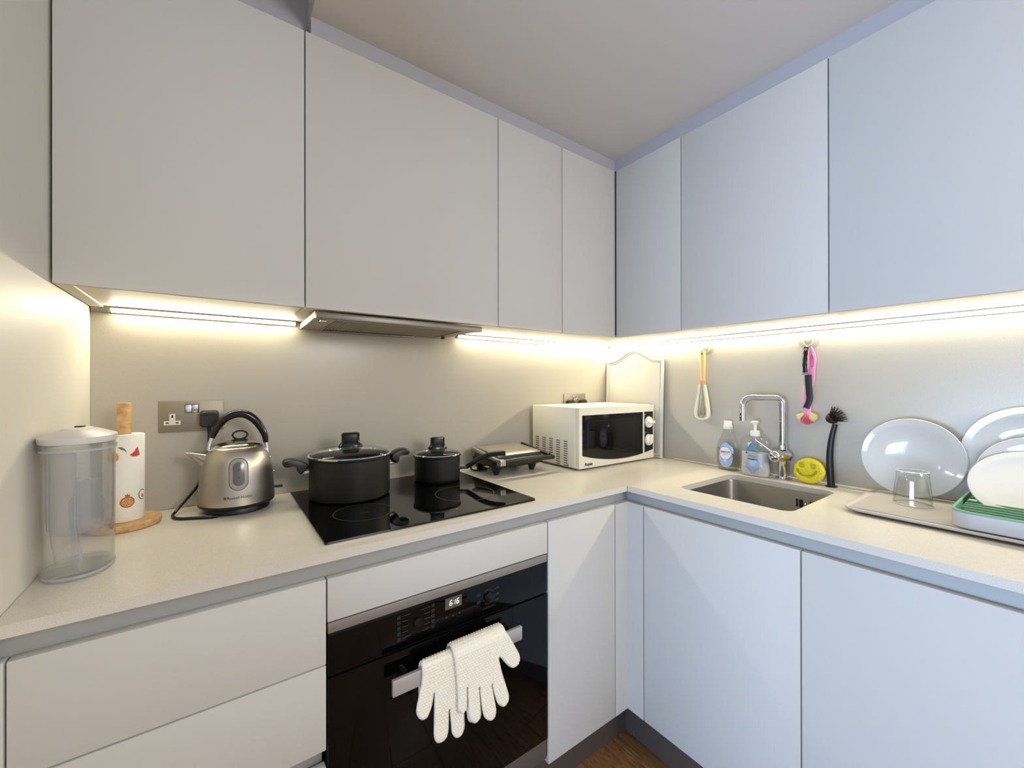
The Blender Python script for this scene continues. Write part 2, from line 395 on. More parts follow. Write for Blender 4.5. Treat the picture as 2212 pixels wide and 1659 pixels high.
# plinths
lone('plinth', box(nb(), -.2655, 1.2039, .9725, .985, .001, .145, .0006, 1), PLIN, 'brown-grey brushed plinth board under the oven side cabinets', 'plinth')
lone('plinth', box(nb(), 1.2055, 1.218, -.2, .985, .001, .145, .0006, 1), PLIN, 'brown-grey brushed plinth board under the sink side cabinets', 'plinth')

# ------------------------------------------------------------------ worktop, splashbacks
WT, WB = .910, .8905
sinkhole = rrect(1.262, 1.619, .461, .797, .032, 6)
outer = [(LX+.001, CY), (DX, CY), (DX, -.2), (RX-.0005, -.2), (RX-.0005, BY-.0005), (LX+.001, BY-.0005)]
bm = nb(); slab(bm, outer, [sinkhole], WB, WT)
ed = [e for e in bm.edges if all(abs(v.co.z-WT) < 1e-6 for v in e.verts) and len(e.link_faces) == 2 and abs(e.link_faces[0].normal.z-e.link_faces[1].normal.z) > .5]
bm.normal_update()
wtp = lone('worktop', bm, QUARTZ, 'cream speckled quartz worktop running around the corner, with the sink cut out', 'worktop', smooth=False)
part('joint_line', box(nb(), DX-.0006, DX+.0001, CY-.0006, CY+.0001, WB, WT), DARKGAP, wtp, False, world=True)
lone('splashback', box(nb(), LX+.0005, RX, BY, 1.5045, WT+.0005, 1.4635), QSPL, 'cream speckled stone splashback behind the kettle, hob and microwave', 'splashback', smooth=False)
lone('splashback', box(nb(), RX, 1.7305, -.2, BY-.0005, WT+.0005, 1.4635), QSPL, 'cream speckled stone splashback behind the sink and plates', 'splashback', smooth=False)
lone('upstand_strip', box(nb(), 1.707, RX-.0003, .23, 1.1, WT+.0003, WT+.007, .002), QUARTZ, 'low cream sealing strip along the foot of the sink side splashback', 'strip')

# ------------------------------------------------------------------ LED lights
# wall-mounted angled profile: (distance from the wall, z) sections
def led(label, f, grp='warm LED strips under the wall cabinets'):
    t = thing('led_strip_light', label, 'light', tuple(f(0, .0125, 1.456, True)), 0, grp)
    for nm, sec, m, e in (('aluminium_profile', [(.0005, 1.4635), (.0165, 1.4635), (.0165, 1.4592), (.0128, 1.4592), (.006, 1.4508), (.006, 1.4490), (.0005, 1.4490)], ALU, 0),
                          ('diffuser', [(.0150, 1.4590), (.0078, 1.4496), (.0062, 1.4510), (.0130, 1.4590)], LEDM, .003)):
        bm = nb(); loft(bm, [[f(k, a, z, False, e) for a, z in sec] for k in (0, 1)]); part(nm, bm, m, t, False, world=True)
def fx(x0, x1, g=0): return lambda k, a, z, mid=False, e=0: Vector(((x0+x1)/2, BY-a, z)) if mid else Vector((x0+e+(g if e else 0)+(x1-x0-2*e-(g if e else 0))*k, BY-a, z))
led('lit LED strip at the top of the splashback behind the kettle', fx(LX+.002, .207, .036))
led('lit LED strip at the top of the splashback behind the microwave', fx(.7957, 1.700))
led('long lit LED strip at the top of the splashback over sink and plates', lambda k, a, z, mid=False, e=0: Vector((RX-a, .6, z)) if mid else Vector((RX-a, -.19+e+(1.474+.19-2*e)*k, z)))

# ------------------------------------------------------------------ cooker hood
t = thing('cooker_hood', 'slim steel pull-out cooker hood under the wall cabinet over the hob', 'hood', (.47, 1.3, 1.44))
bm = nb(); x0, x1, y0, y1 = .2135, .7295, 1.189, 1.488
slab(bm, [(x0, y0+.016), (x1, y0+.016), (x1-.012, y1), (x0+.006, y1)], [[(x0+.06, 1.235), (x0+.06, 1.455), (x1-.05, 1.455), (x1-.05, 1.235)]], 1.440, 1.4565)
part('hood_body', bm, mat('hood_steel', (170, 162, 148), .4, metal=.5), t, False, world=True)
part('front_bar', box(nb(), x0, x1, y0, y0+.0155, 1.4375, 1.4535, .0012), mat('hood_bar_steel', (126, 120, 112), .4, metal=.6), t, world=True)
fr = part('grease_filter', box(nb(), x0+.0605, x1-.0505, 1.2355, 1.4545, 1.452, 1.4555), mat('filter_dark', (40, 36, 31), .6, metal=.5), t, False, world=True)
bm = nb(); xx = x0+.066
while xx < x1-.056:
    box(bm, xx, xx+.0042, 1.2365, 1.4535, 1.4405, 1.4518, .0012, 1); xx += .0086
part('filter_bars', bm, mat('filter_bar_metal', (178, 170, 152), .45, metal=.3), fr, world=True, kind='stuff')
part('rear_lip', box(nb(), x0+.07, x1-.13, 1.457, 1.474, 1.4335, 1.4398, .002), STEELD, t, world=True)
part('switch', box(nb(), .232, .248, 1.232, 1.252, 1.4345, 1.4398, .001), CHROME, t, world=True)
part('switch', box(nb(), .232, .248, 1.256, 1.272, 1.4365, 1.4398, .001), BLK, t, world=True)
part('filter_catch', box(nb(), .69, .70, 1.41, 1.42, 1.430, 1.4398, .001), BLK, t, world=True)

# ------------------------------------------------------------------ oven
ov = thing('oven', 'built-in black glass oven with steel trims under the hob', 'oven', (.4836, CY, .16))
part('upper_panel', box(nb(), L1+G, L2-G, CY, CY+.02, .7655, DT, .0012), DOOR, ov, world=True, label='white blanking panel above the oven')
part('housing', box(nb(), L1+.004, L2-.004, CY+.022, 1.45, .152, .846, .0006, 1), mat('oven_housing', (60, 58, 56), .6), ov, world=True)
part('top_trim', box(nb(), L1+.0025, L2-.0025, CY+.001, CY+.021, .7405, .7625, .0012), mat('oven_trim_steel', (150, 145, 138), .42, metal=.45), ov, world=True, label='brushed steel top trim')
cp = part('control_panel', box(nb(), L1+.0025, L2-.0025, CY+.0015, CY+.021, .6525, .7402, .001), OVGL, ov, world=True, label='black glass control panel')
FX = FRONT(0, 0, CY+.0015)
dsp = part('display', box(nb(), .454, .5, CY+.0008, CY+.0014, .7035, .7305), mat('lcd_back', (92, 84, 72), .4), cp, False, world=True, label='grey clock display')
SEG = {'6': 'acdefg', '1': 'bc'}
SG = dict(a=(0, 2, 1, 2), b=(1, 2, 1, 1), c=(1, 1, 1, 0), d=(0, 0, 1, 0), e=(0, 1, 0, 0), f=(0, 2, 0, 1), g=(0, 1, 1, 1))
def digit(ch, ox, oz, w=.0058, h=.0058, th=.00085):
    b = nb()
    for q in (SEG[ch] if ch in SEG else ''):
        x0, z0, x1, z1 = SG[q]; P0 = Vector((ox+x0*w+z0*h*.16, oz+z0*h)); P1 = Vector((ox+x1*w+z1*h*.16, oz+z1*h)); d = (P1-P0).normalized(); P0 += d*.0006; P1 -= d*.0006; n_ = Vector((-d.y, d.x))*th
        b.faces.new([b.verts.new((p.x, CY+.0006, p.y)) for p in (P0+n_, P1+n_, P1-n_, P0-n_)])
    if ch == ':':
        for z in (.3*h, 1.5*h): b.faces.new([b.verts.new((ox+x+z*.16, CY+.0006, oz+z+y)) for x, y in ((0, 0), (.0016, 0), (.0016, .0016), (0, .0016))])
    return b
DG = mat('digit_glow', (210, 235, 225), .5, emis=(.65, .95, .85), estr=1.1)
for ch, ox in (('6', .4655), (':', .4738), ('1', .4742), ('6', .4848)): part('display_digit', digit(ch, ox, .7118), DG, cp, False, world=True)
GR = mat('grey_print', (84, 84, 86), .5)
bm = nb()
def ln(bm, x0, z0, x1, z1, w=.0009):
    d = Vector((x1-x0, z1-z0)); n = Vector((-d.y, d.x)).normalized()*w/2
    vs = [bm.verts.new((x0+n.x, CY+.0010, z0+n.y)), bm.verts.new((x1+n.x, CY+.0010, z1+n.y)), bm.verts.new((x1-n.x, CY+.0010, z1-n.y)), bm.verts.new((x0-n.x, CY+.0010, z0-n.y))]; bm.faces.new(vs)
def ic(bm, x, z, s=.0065):
    for a, b in (((x, z), (x+s, z)), ((x+s, z), (x+s, z+s)), ((x+s, z+s), (x, z+s)), ((x, z+s), (x, z))): ln(bm, *a, *b, .0006)
    ln(bm, x+s*.25, z+s*.5, x+s*.75, z+s*.5, .0012)
for k in range(5):
    zz = .675+k*.0125
    ic(bm, .334, zz-.004); ln(bm, .345, zz, .352+(.013 if k in (0, 4) else .006), zz+.0005)
    ic(bm, .418, zz-.002); ln(bm, .414, zz+.001, .405-(.013 if k in (0, 4) else .006), zz+.0005)
for k in range(26):
    a = rad(-60+k*9.6); 
    if 70 < math.degrees(a) < 95: continue
    ln(bm, .579+.0165*math.cos(a-PI/3), .7+.0165*math.sin(a-PI/3), .579+.0205*math.cos(a-PI/3), .7+.0205*math.sin(a-PI/3), .0006)
for x, z in ((.545, .69), (.545, .708)): ic(bm, x, z); ln(bm, x+.008, z+.003, .556, z+.004)
for x, z in ((.606, .683), (.606, .698), (.606, .714)): ic(bm, x, z, .0045); ln(bm, x-.002, z+.002, x-.008, z)
for x in (.456, .474, .492): ic(bm, x, .6835, .003)
part('panel_markings', bm, GR, cp, False, world=True, kind='stuff')
for kx in (.383, .579):
    k = nb(); lathe(k, [(.0125, 0), (.0125, .003), (.011, .006), (.0, .0065)], 0, 0, 32)
    k.transform(Matrix.Translation((kx, CY+.0014, .7)) @ Matrix.Rotation(rad(90), 4, 'X')); part('control_knob', k, BLKG, cp, world=True)
dr = part('oven_door', box(nb(), L1+.0025, L2-.0025, CY+.0005, CY+.021, .2235, .6475, .001), OVGL, ov, world=True, label='black glass oven door')
part('vent_trim', box(nb(), L1+.0045, L2-.0045, CY+.008, CY+.021, .648, .652), DARKGAP, ov, False, world=True)
part('lower_trim', box(nb(), L1+.0045, L2-.0045, CY+.0035, CY+.021, .165, .222, .001), mat('oven_foot_steel', (112, 106, 100), .45, metal=.4), ov, world=True, label='brushed steel lower trim')
hb = part('door_handle', box(nb(), .305, .652, .8615, .8715, .5865, .6215, .0015), mat('satin_handle', (196, 193, 190), .35, metal=.5), dr, world=True, label='satin steel bar handle')
# ------------------------------------------------------------------ hob
t = thing('induction_hob', 'black glass induction hob set on the worktop under the hood', 'hob', (.482, 1.2165, WT))
bm = nb(); slab(bm, rrect(.1885, .777, .958, 1.4755, .006, 4), [], WT+.0003, WT+.0053)
bmesh.ops.bevel(bm, geom=[e for e in bm.edges if all(v.co.z > WT+.005 for v in e.verts) and any(len(f.verts) == 4 and abs(f.normal.z) < .5 for f in e.link_faces)], offset=.001, segments=1, affect='EDGES') if False else None
part('glass_plate', bm, BLKGL, t, False, world=True)
def ringline(cx, cy, r, w=.0009):
    b = nb(); loft(b, [ring(cx, cy, WT+.0056, r-w, n=72), ring(cx, cy, WT+.0056, r+w, n=72)], False, False); return b
RM = mat('hob_print', (78, 78, 78), .4)
for a in ((.3198, 1.1321, .0755), (.6355, 1.1396, .0918), (.345, 1.345, .095), (.648, 1.37, .074)): part('cooking_zone_ring', ringline(*a), RM, t, False, world=True)
bm = nb()
for k in range(5): box(bm, .309+k*.0045, .3115+k*.0045, 1.122, 1.1245, WT+.0053, WT+.0056)
part('touch_marks', bm, RM, t, False, world=True)

# ------------------------------------------------------------------ pots
HZ = WT+.0056
def pot(name, label, cx, cy, r, h):
    t = thing(name, label, 'pot', (cx, cy, HZ), 0)
    bm = nb(); lathe(bm, [(r*.93, 0), (r*.985, .004), (r, .012), (r, h-.004), (r+.0035, h-.001), (r+.0035, h+.001), (r-.003, h+.001), (r-.003, .006), (r*.9, .004), (.0, .004)], 0, 0, 64)
    part('pot_body', bm, NONST, t); return t
def pot_lid(label, cx, cy, r, z, kh, kw, dome):
    t = thing('pot_lid', label, 'lid', (cx, cy, z))
    bm = nb(); pr = [(r*math.cos(a), .004+dome*math.sin(a)) for a in [k*PI/2/9 for k in range(10)]]
    lathe(bm, pr, 0, 0, 64, cap0=False); part('glass_dome', bm, LIDGL, t)
    bm = nb(); lathe(bm, [(r-.003, .0015), (r+.0035, .0015), (r+.0045, .004), (r+.0035, .006), (r-.002, .0062), (r-.003, .0015)], 0, 0, 64, cap0=False, cap1=False); part('steel_rim', bm, CHROME, t)
    z0 = .004+dome; bm = nb()
    rg = []
    for zz, a, b in ((0, kw*.62, .02), (.004, kw*.64, .02), (.010, kw*.54, .017), (.018, kw*.47, .015), (kh*.7, kw*.47, .014), (kh*.92, kw*.48, .013), (kh, kw*.40, .008)):
        rg.append(ring(0, 0, z0+zz, a, b, 32, 3))
    loft(bm, rg); bm.transform(Matrix.Rotation(rad(-8), 4, 'Z')); kn = part('knob', bm, BLKG, t)
    bm = nb(); box(bm, -kw*.36, kw*.36, -.0165, -.0145, z0+.012, z0+kh*.9, .003); bm.transform(Matrix.Rotation(rad(-8), 4, 'Z')); part('knob_inlay', bm, BLK, kn)
    bm = nb(); lathe(bm, [(.006, z0-.004), (.006, z0+.001)], 0, 0, 16); part('knob_screw', bm, CHROME, t)
    return t
bp = pot('stock_pot', 'large black non-stick casserole pot with two side handles on the hob', .338, 1.335, .1175, .122)
HP = [(p.x, p.y) for p in cr([(.183, .126, 0), (.160, .1285, 0), (.140, .122, 0), (.126, .113, 0), (.1205, .101, 0), (.130, .093, 0), (.141, .084, 0), (.147, .088, 0), (.150, .104, 0), (.162, .108, 0), (.184, .109, 0)], 3, True)]
for s in (-1, 1):
    bm = nb(); hc_ = (.150, .112)
    loft(bm, [[Vector((s*(hc_[0]+(a-hc_[0])*k), y, hc_[1]+(z-hc_[1])*k)) for a, z in HP] for y, k in ((-.0225, .72), (-.0215, .88), (-.017, 1), (.017, 1), (.0215, .88), (.0225, .72))])
    q = part('handle', bm, BLK, bp)
    part('handle_bracket', box(nb(), min(s*.1155, s*.141), max(s*.1155, s*.141), -.008, .008, .080, .0895, .001), STEELD, q)
pot_lid('glass lid with black knob on the large casserole pot', .338, 1.335, .1175, HZ+.1235, .044, .056, .022)
sp = pot('saucepan', 'small black non-stick saucepan with one long handle, beside the large pot', .648, 1.365, .081, .088)
d = Vector((.202, -.143, 0)); d0 = d.normalized()
q = part('handle', sweep(nb(), cr([d0*.104+Vector((0, 0, .044)), d0*.125+Vector((0, 0, .056)), d0*.16+Vector((0, 0, .077)), d0*.20+Vector((0, 0, .09)), d0*.247+Vector((0, 0, .094))], 5), [(.0085+.003*(k/20), .0085+.0012*(k/20)) for k in range(21)], 14, (-d0.y, d0.x, 0), e=2.6), BLK, sp)
part('handle_bracket', sweep(nb(), [d0*.079+Vector((0, 0, .044)), d0*.106+Vector((0, 0, .044))], [(.009, .0065)]*2, 12, (-d0.y, d0.x, 0), e=4), STEELD, q)
pot_lid('glass lid with black knob on the small saucepan', .648, 1.365, .081, HZ+.0895, .042, .054, .017)

# ------------------------------------------------------------------ kettle
KX, KY = .0463, 1.395
kt = thing('electric_kettle', 'brushed steel electric kettle with arched black handle on the worktop', 'kettle', (KX, KY, WT))
PR = [(.0905, .026), (.0905, .040), (.0895, .06), (.0875, .080), (.0855, .100), (.0825, .122), (.0780, .143), (.0715, .160), (.064, .171), (.058, .1765)]
def KR(z):
    for (r0, z0), (r1, z1) in zip(PR, PR[1:]):
        if z <= z1: return r0+(r1-r0)*max(0, (z-z0)/(z1-z0))
    return PR[-1][0]
bm = nb(); lathe(bm, cr([(a, b, 0) for a, b in PR], 3) and [(p.x, p.y) for p in cr([(a, b, 0) for a, b in PR], 3)], 0, 0, 64)
body = part('kettle_body', bm, STEEL, kt, angle=60)
bm = nb(); lathe(bm, [(.0885, .0185), (.0908, .0215), (.0908, .0262), (.088, .0262)], 0, 0, 64); part('base_rim', bm, BLK, kt)
bm = nb(); lathe(bm, [(.076, .0005), (.0785, .003), (.0785, .013), (.075, .018)], 0, 0, 64); part('power_base', bm, BLK, kt)
bm = nb(); lathe(bm, [(.0575, .1765), (.056, .1795), (.045, .186), (.028, .1905), (.012, .192), (0, .192)], 0, 0, 64); ld = part('kettle_lid', bm, mat('polished_steel', (190, 184, 174), .16, metal=1), kt)
bm = nb(); lathe(bm, [(.021, .189), (.021, .192), (.014, .1955), (0, .196)], .005, 0, 32); part('lid_knob_base', bm, BLK, ld)
bm = nb(); sweep(bm, [(.006+.0175*math.cos(a), 0, .2065+.0115*math.sin(a)) for a in [2*PI*k/28 for k in range(29)]], .0022, 8, (0, 1, 0)); part('lid_ring', bm, BLKG, ld)
hp = [(-.058, .203), (-.047, .229), (-.030, .253), (-.009, .265), (.014, .266), (.036, .253), (.054, .229), (.066, .202), (.0685, .181)]
path = cr([(x, 0, z) for x, z in hp], 5); n = len(path)
hd = part('handle', sweep(nb(), path, [(.0135+.003*math.sin(PI*k/(n-1)), .0065+.005*math.sin(PI*k/(n-1))) for k in range(n)], 18, (0, 1, 0), e=2.6), BLKG, kt)
for s in (-1, 1):
    for a, b, c in (((-.058, .205), (-.064, .188), (-.0665, .170)), ((.0688, .184), (.0705, .172), (.073, .152))):
        part('handle_bracket', sweep(nb(), [(a[0], s*.008, a[1]), (b[0], s*.009, b[1]), (c[0], s*.010, c[1])], [(.0012, .0035)]*3, 8, (0, 1, 0)), CHROME, hd)
for x, z in ((.0795, .137), (.0885, .095)):
    bm = nb(); bmesh.ops.create_icosphere(bm, subdivisions=2, radius=.0028); bm.transform(Matrix.Translation((x, 0, z))); part('rivet', bm, CHROME, kt)
sr = part('spout', sweep(nb(), [(-.066, 0, .138), (-.076, 0, .1445), (-.090, 0, .1535), (-.104, 0, .1615), (-.117, 0, .1667)], [(.022, .0235), (.018, .0195), (.0125, .0125), (.0075, .0065), (.002, .001)], 24, (0, 1, 0)), mat('spout_steel', (196, 190, 180), .15, metal=1), kt)
bm = nb(); sweep(bm, [(-.066+.0055*0, .0235*math.cos(a), .139+.0245*math.sin(a)) for a in [2*PI*k/32 for k in range(33)]], .0012, 6, (1, 0, 0)); part('spout_seam', bm, STEELD, sr)
def onk(u, z, h): # wrap (u along the girth, z, height) on the kettle front
    r = KR(z)+h; a = -PI/2+u/KR(z); return Vector((r*math.cos(a), r*math.sin(a), z))
def stadium(w, h, n=10):
    r = w/2; out = []
    for k in range(n+1): a = PI*k/n; out.append((r*math.cos(a), h/2-r+r*math.sin(a)))
    for k in range(n+1): a = PI+PI*k/n; out.append((r*math.cos(a), -h/2+r+r*math.sin(a)))
    return out
def wplate(outl, hs, cz, f):
    """layered plate on a curved surface: rings shrink towards the centre"""
    bm = nb(); rs = []
    for s, h in hs: rs.append([f(x*s, cz+z*(1-(1-s)*.6 if s > .5 else 1-(1-s)*.8), h) for x, z in outl])
    loft(bm, rs, False, True); return bm
gf = part('gauge_frame', wplate(stadium(.042, .083), [(1, -.001), (1, .0012), (.93, .0016), (.78, .0008), (.5, .0008), (.2, .0008), (.02, .0008)], .11, onk), mat('gauge_clear', (150, 145, 130), .2, spec=.6), kt, label='clear rounded water gauge frame')
part('gauge_window', wplate(stadium(.0255, .062), [(1, .001), (1, .0020), (.6, .0022), (.2, .0022), (.02, .0022)], .111, onk), mat('gauge_smoke', (92, 96, 94), .15, spec=.6), gf)
bm = nb(); loft(bm, [[onk(x*s, .11+z*(1-(1-s)*.6), .0018) for x, z in stadium(.0435, .0845)] for s in (1, .96)], False, False); part('gauge_outline', bm, BLK, gf, False)
bm = nb()
for z in (.122, .101): bm.faces.new([bm.verts.new(onk(x, z+y, .0027)) for x, y in ((-.002, .001), (0, .0018), (.002, .001), (.0, -.0016))])
part('gauge_mark', bm, BLK, gf, False)
tb = text('Russell Hobbs', .0098, .0001, 1.0, bold=.0001); bmesh.ops.subdivide_edges(tb, edges=[e for e in tb.edges if e.calc_length() > .004], cuts=1)
part('maker_lettering', remap(tb, lambda x, y, h: onk(x-.026, y+.0465, .0004+h)), mat('dark_print', (58, 52, 46), .5), kt, False)
bm = nb()
for k in range(3): 
    for j in range(3): bm.faces.new([bm.verts.new(onk(-.0335+k*.0021+a, .0465+j*.0023+b, .0004)) for a, b in ((0, 0), (.0017, 0), (.0017, .0019), (0, .0019))])
part('maker_emblem', bm, mat('dark_print', (58, 52, 46), .5), kt, False)
part('power_lever', sweep(nb(), [(.086, 0, .049), (.098, 0, .0475), (.111, 0, .0475)], [(.006, .003), (.007, .0032), (.009, .0035)], 12, (0, 1, 0), e=3), BLKG, kt)
# ------------------------------------------------------------------ sockets, plugs, cords
def socket(name, label, x0, x1, z0, z1):
    t = thing(name, label, 'socket', ((x0+x1)/2, BY, z0), 0, 'steel double sockets on the back splashback')
    part('face_plate', box(nb(), x0, x1, BY-.0055, BY-.0003, z0, z1, .001), mat('socket_steel', (146, 138, 124), .45, metal=.7), t, world=True)
    return t
s1 = socket('double_socket', 'brushed steel double socket with white inserts, behind the kettle', -.1317, .0145, 1.1255, 1.2125)
bm = nb(); P = [(-.0183, 0), (.0183, 0), (.0183, .0115), (.0065, .0115), (.0065, .031), (-.0065, .031), (-.0065, .0115), (-.0183, .0115)]
prism(bm, P, [], lambda x, z: (-.1025+x, BY-.0056, 1.146+z), lambda x, z: (-.1025+x, BY-.0066, 1.146+z)); ins = part('socket_insert', bm, WHPL, s1, False, world=True, label='white socket insert')
bm = nb()
for x0, x1, z0, z1 in ((-.1045, -.1005, 1.166, 1.1735), (-.1165, -.110, 1.150, 1.1535), (-.095, -.0885, 1.150, 1.1535)): box(bm, x0, x1, BY-.0070, BY-.0067, z0, z1)
part('pin_holes', bm, DARKGAP, ins, False, world=True)
for x0, ta in ((-.0735, -3), (-.0585, 4)):
    k = nb(); box(k, -.0068, .0068, -.004, 0, -.011, .011, .0008); k.transform(Matrix.Translation((x0+.0068, BY-.0062, 1.191)) @ Matrix.Rotation(rad(ta), 4, 'X')); part('rocker_switch', k, CHROME, s1, world=True)
part('switch_surround', box(nb(), -.0750, -.0430, BY-.0061, BY-.0056, 1.1785, 1.2035), BLK, s1, False, world=True)
t = thing('kettle_cord', 'black plug in the socket with its cord running down to the kettle', 'power cord', (-.02, 1.44, WT))
bm = nb(); rg = []
for y, s in ((BY-.0066, .86), (BY-.012, 1), (BY-.030, .96), (BY-.037, .80)):
    rg.append([Vector((-.0185+x*s, y, 1.160+z*s)) for x, z in rrect(-.0225, .0225, -.0245, .0245, .010, 5)])
loft(bm, rg); pl = part('plug', bm, mat('plug_rubber', (34, 33, 31), .5), t, world=True)
part('plug_grip', box(nb(), -.032, -.006, BY-.0385, BY-.0365, 1.172, 1.1745, .0008), BLK, pl, world=True)
part('plug_boot', sweep(nb(), [(-.0185, BY-.02, 1.138), (-.0185, BY-.021, 1.116), (-.0190, BY-.022, 1.108)], [.0062, .0048, .0042], 10), BLK, t, world=True)
cp_ = cr([(-.019, 1.472, 1.112), (-.021, 1.468, 1.07), (-.028, 1.475, 1.02), (-.046, 1.462, .972), (-.085, 1.42, .926), (-.0955, 1.393, .9145), (-.083, 1.360, .9142), (-.05, 1.340, .9142), (-.012, 1.322, .9142), (.002, 1.326, .9142)], 6)
part('cord', sweep(nb(), cp_, .0036, 10), BLKG, t, world=True)
s2 = socket('double_socket', 'brushed steel double socket peeking above the microwave', 1.3859, 1.5342, 1.1245, 1.2115)
for x0, ta in ((1.446, -3), (1.4615, 4)):
    k = nb(); box(k, -.0068, .0068, -.004, 0, -.011, .011, .0008); k.transform(Matrix.Translation((x0+.0068, BY-.0062, 1.190)) @ Matrix.Rotation(rad(ta), 4, 'X')); part('rocker_switch', k, CHROME, s2, world=True)
for x, lb in ((1.42, 'black plug at the left of the socket above the microwave'), (1.505, 'black plug at the right of the socket above the microwave')):
    bm = nb(); rg = []
    for y, s in ((BY-.006, .86), (BY-.011, 1), (BY-.024, .96)):
        rg.append([Vector((x+a*s, y, 1.158+z*s)) for a, z in rrect(-.0225, .0225, -.022, .0225, .010, 5)])
    loft(bm, rg); lone('plug', bm, BLK, lb, 'plug', 'plugs behind the microwave')

# ------------------------------------------------------------------ paper towel and holder
RXc, RYc = -.1875, 1.385
t = thing('paper_towel_holder', 'bamboo paper towel holder with round base, left of the kettle', 'holder', (RXc, RYc, WT))
bm = nb(); lathe(bm, [(.069, .0005), (.0715, .005), (.0715, .014), (.069, .0165), (0, .0165)], 0, 0, 64); part('base_disc', bm, WOOD2, t)
bm = nb(); lathe(bm, [(.0132, .0165), (.0136, .06), (.0136, .295), (.0125, .304), (.0, .305)], 0, 0, 32); part('pole', bm, WOOD, t)
t = thing('paper_towel_roll', 'white paper towel roll printed with fruit, on the bamboo holder', 'paper towel', (RXc, RYc, WT+.017))
RR = .0385
bm = nb(); prof = [(.0145, .0), (RR-.001, 0)]
loft(bm, [ring(0, 0, 0, .0145), ring(0, 0, 0, RR-.001), ring(0, 0, .002, RR), ring(0, 0, .208, RR), ring(0, 0, .210, RR-.001), ring(0, 0, .210, .0148), ring(0, 0, 0, .0145)], False, False)
roll = part('paper_roll', bm, PAPER, t)
def onr(u, z, h): a = rad(-90)+u/RR; return Vector(((RR+.0004+h)*math.cos(a), (RR+.0004+h)*math.sin(a), z))
def blob(pts, cu, cz, h=.0002):
    b = nb(); n = len(pts); c = [b.verts.new(onr(cu, cz, h))]; vs = [b.verts.new(onr(cu+x, cz+z, h)) for x, z in pts]
    mid = [b.verts.new(onr(cu+x*.5, cz+z*.5, h)) for x, z in pts]
    for i in range(n): j = (i+1) % n; b.faces.new((c[0], mid[i], mid[j])); b.faces.new((mid[i], vs[i], vs[j], mid[j]))
    return b
def ell(a, b, n=20, r=0): return [(a*math.cos(2*PI*k/n), b*math.sin(2*PI*k/n)) for k in range(n)]
RED, TAN, DKS, LEAF = mat('print_red', (196, 92, 66), .9), mat('print_tan', (214, 172, 110), .9), mat('print_seed', (92, 46, 30), .9), mat('print_leaf', (122, 128, 92), .9)
def pomegranate(u, z):
    o = part('printed_pomegranate', blob(ell(.0135, .0135), u, z), RED, roll, False)
    b = nb(); join(b, blob(ell(.0108, .0108), u, z, .0004), 0); 
    for k in range(22):
        a = k*2.4; r = .0021*math.sqrt(k); join(b, blob(ell(.0011, .0009, 6), u+r*math.cos(a), z+r*math.sin(a), .0007), 1)
    join(b, blob([(-.004, 0), (0, .0015), (.004, 0), (.005, .006), (.002, .003), (0, .007), (-.002, .003), (-.005, .006)][::1], u, z+.0135, .0003), 2)
    b.transform(Matrix.Identity(4)); part('printed_pomegranate', b, [TAN, DKS, RED], roll, False)
def melon(u, z):
    b = nb(); join(b, blob([(.0045, .014), (-.0115, -.0055), (-.006, -.009), (.001, -.0098), (.0085, -.008), (.0095, -.005)], u, z), 0)
    for x, y in ((-.004, -.003), (.001, -.004), (.004, 0), (.002, .004), (-.001, 0)): join(b, blob(ell(.0007, .0011, 6), u+x, z+y, .0005), 1)
    part('printed_watermelon', b, [mat('print_melon', (206, 88, 80), .9), DKS], roll, False)
pomegranate(.011, .048); melon(.0265, .166)
b = blob([(-.009, .006), (-.003, .006), (.002, .002), (.005, -.004), (.006, -.009), (.003, -.004), (-.004, 0), (-.009, .004)], .004, .176); part('printed_leaf', b, LEAF, roll, False)
b = nb(); join(b, blob(ell(.010, .013), .043, .060), 0); join(b, blob(ell(.008, .011), .043, .060, .0004), 1); join(b, blob(ell(.003, .005), .043, .057, .0007), 2)
part('printed_avocado', b, [LEAF, PAPER, RED], roll, False)
b = nb(); join(b, blob(ell(.012, .013), -.016, .158), 0)
for k in range(8): join(b, blob(ell(.0011, .0011, 6), -.016+.006*math.cos(k), .158+.006*math.sin(k*1.7), .0005), 1)
part('printed_papaya', b, [mat('print_orange', (206, 150, 84), .9), DKS], roll, False)

# ------------------------------------------------------------------ water filter jug
t = thing('water_filter_jug', 'tall clear plastic water filter jug with pale lid, against the left wall', 'jug', (-.2125, 1.111, WT))
E = 2.25
def jr(z, k=0): s = 1+.035*z/.25; return ring(0, 0, z, (.0475-k)*s, (.066-k)*s, 64, E)
bm = nb(); loft(bm, [jr(.002, .004), jr(.004), jr(.245), jr(.245, .002), jr(.012, .002)], True, True); jb = part('jug_body', bm, CLEAR, t)
bm = nb(); loft(bm, [jr(.001, .006), jr(.001, .001), jr(.004, -.0012), jr(.0065, -.0012), jr(.008, .0)], True, False); part('base_rim', bm, clear('bluish_rim', (.78, .83, .9), .1, .05, .35), jb)
bm = nb(); loft(bm, [ring(0, 0, z, (.0425-k), (.0605-k), 48, E) for z, k in ((.236, 0), (.10, .0015), (.086, .003), (.079, .007), (.076, .015), (.075, .032))], False, True); rs = part('filter_reservoir', bm, FROST, t, label='cloudy inner reservoir')
bm = nb(); lathe(bm, [(.022, .072), (.024, .08), (.025, .125), (.018, .14), (.016, .165), (.0, .168)], .008, .01, 32); part('filter_cartridge', bm, clear('filter_cloud', (.86, .88, .93), .3, .01, .08), rs)
bm = nb()
loft(bm, [[Vector((x-.012+o, y-.047-o*.2, z)) for x, y in rrect(-.017, .017, -.007, .007, .003, 3)] for z, o in ((.228, 0), (.10, 0), (.06, .004), (.028, .010))], True, True)
part('handle_channel', bm, clear('handle_clear', (.86, .85, .85), .1, .06, .16), jb)
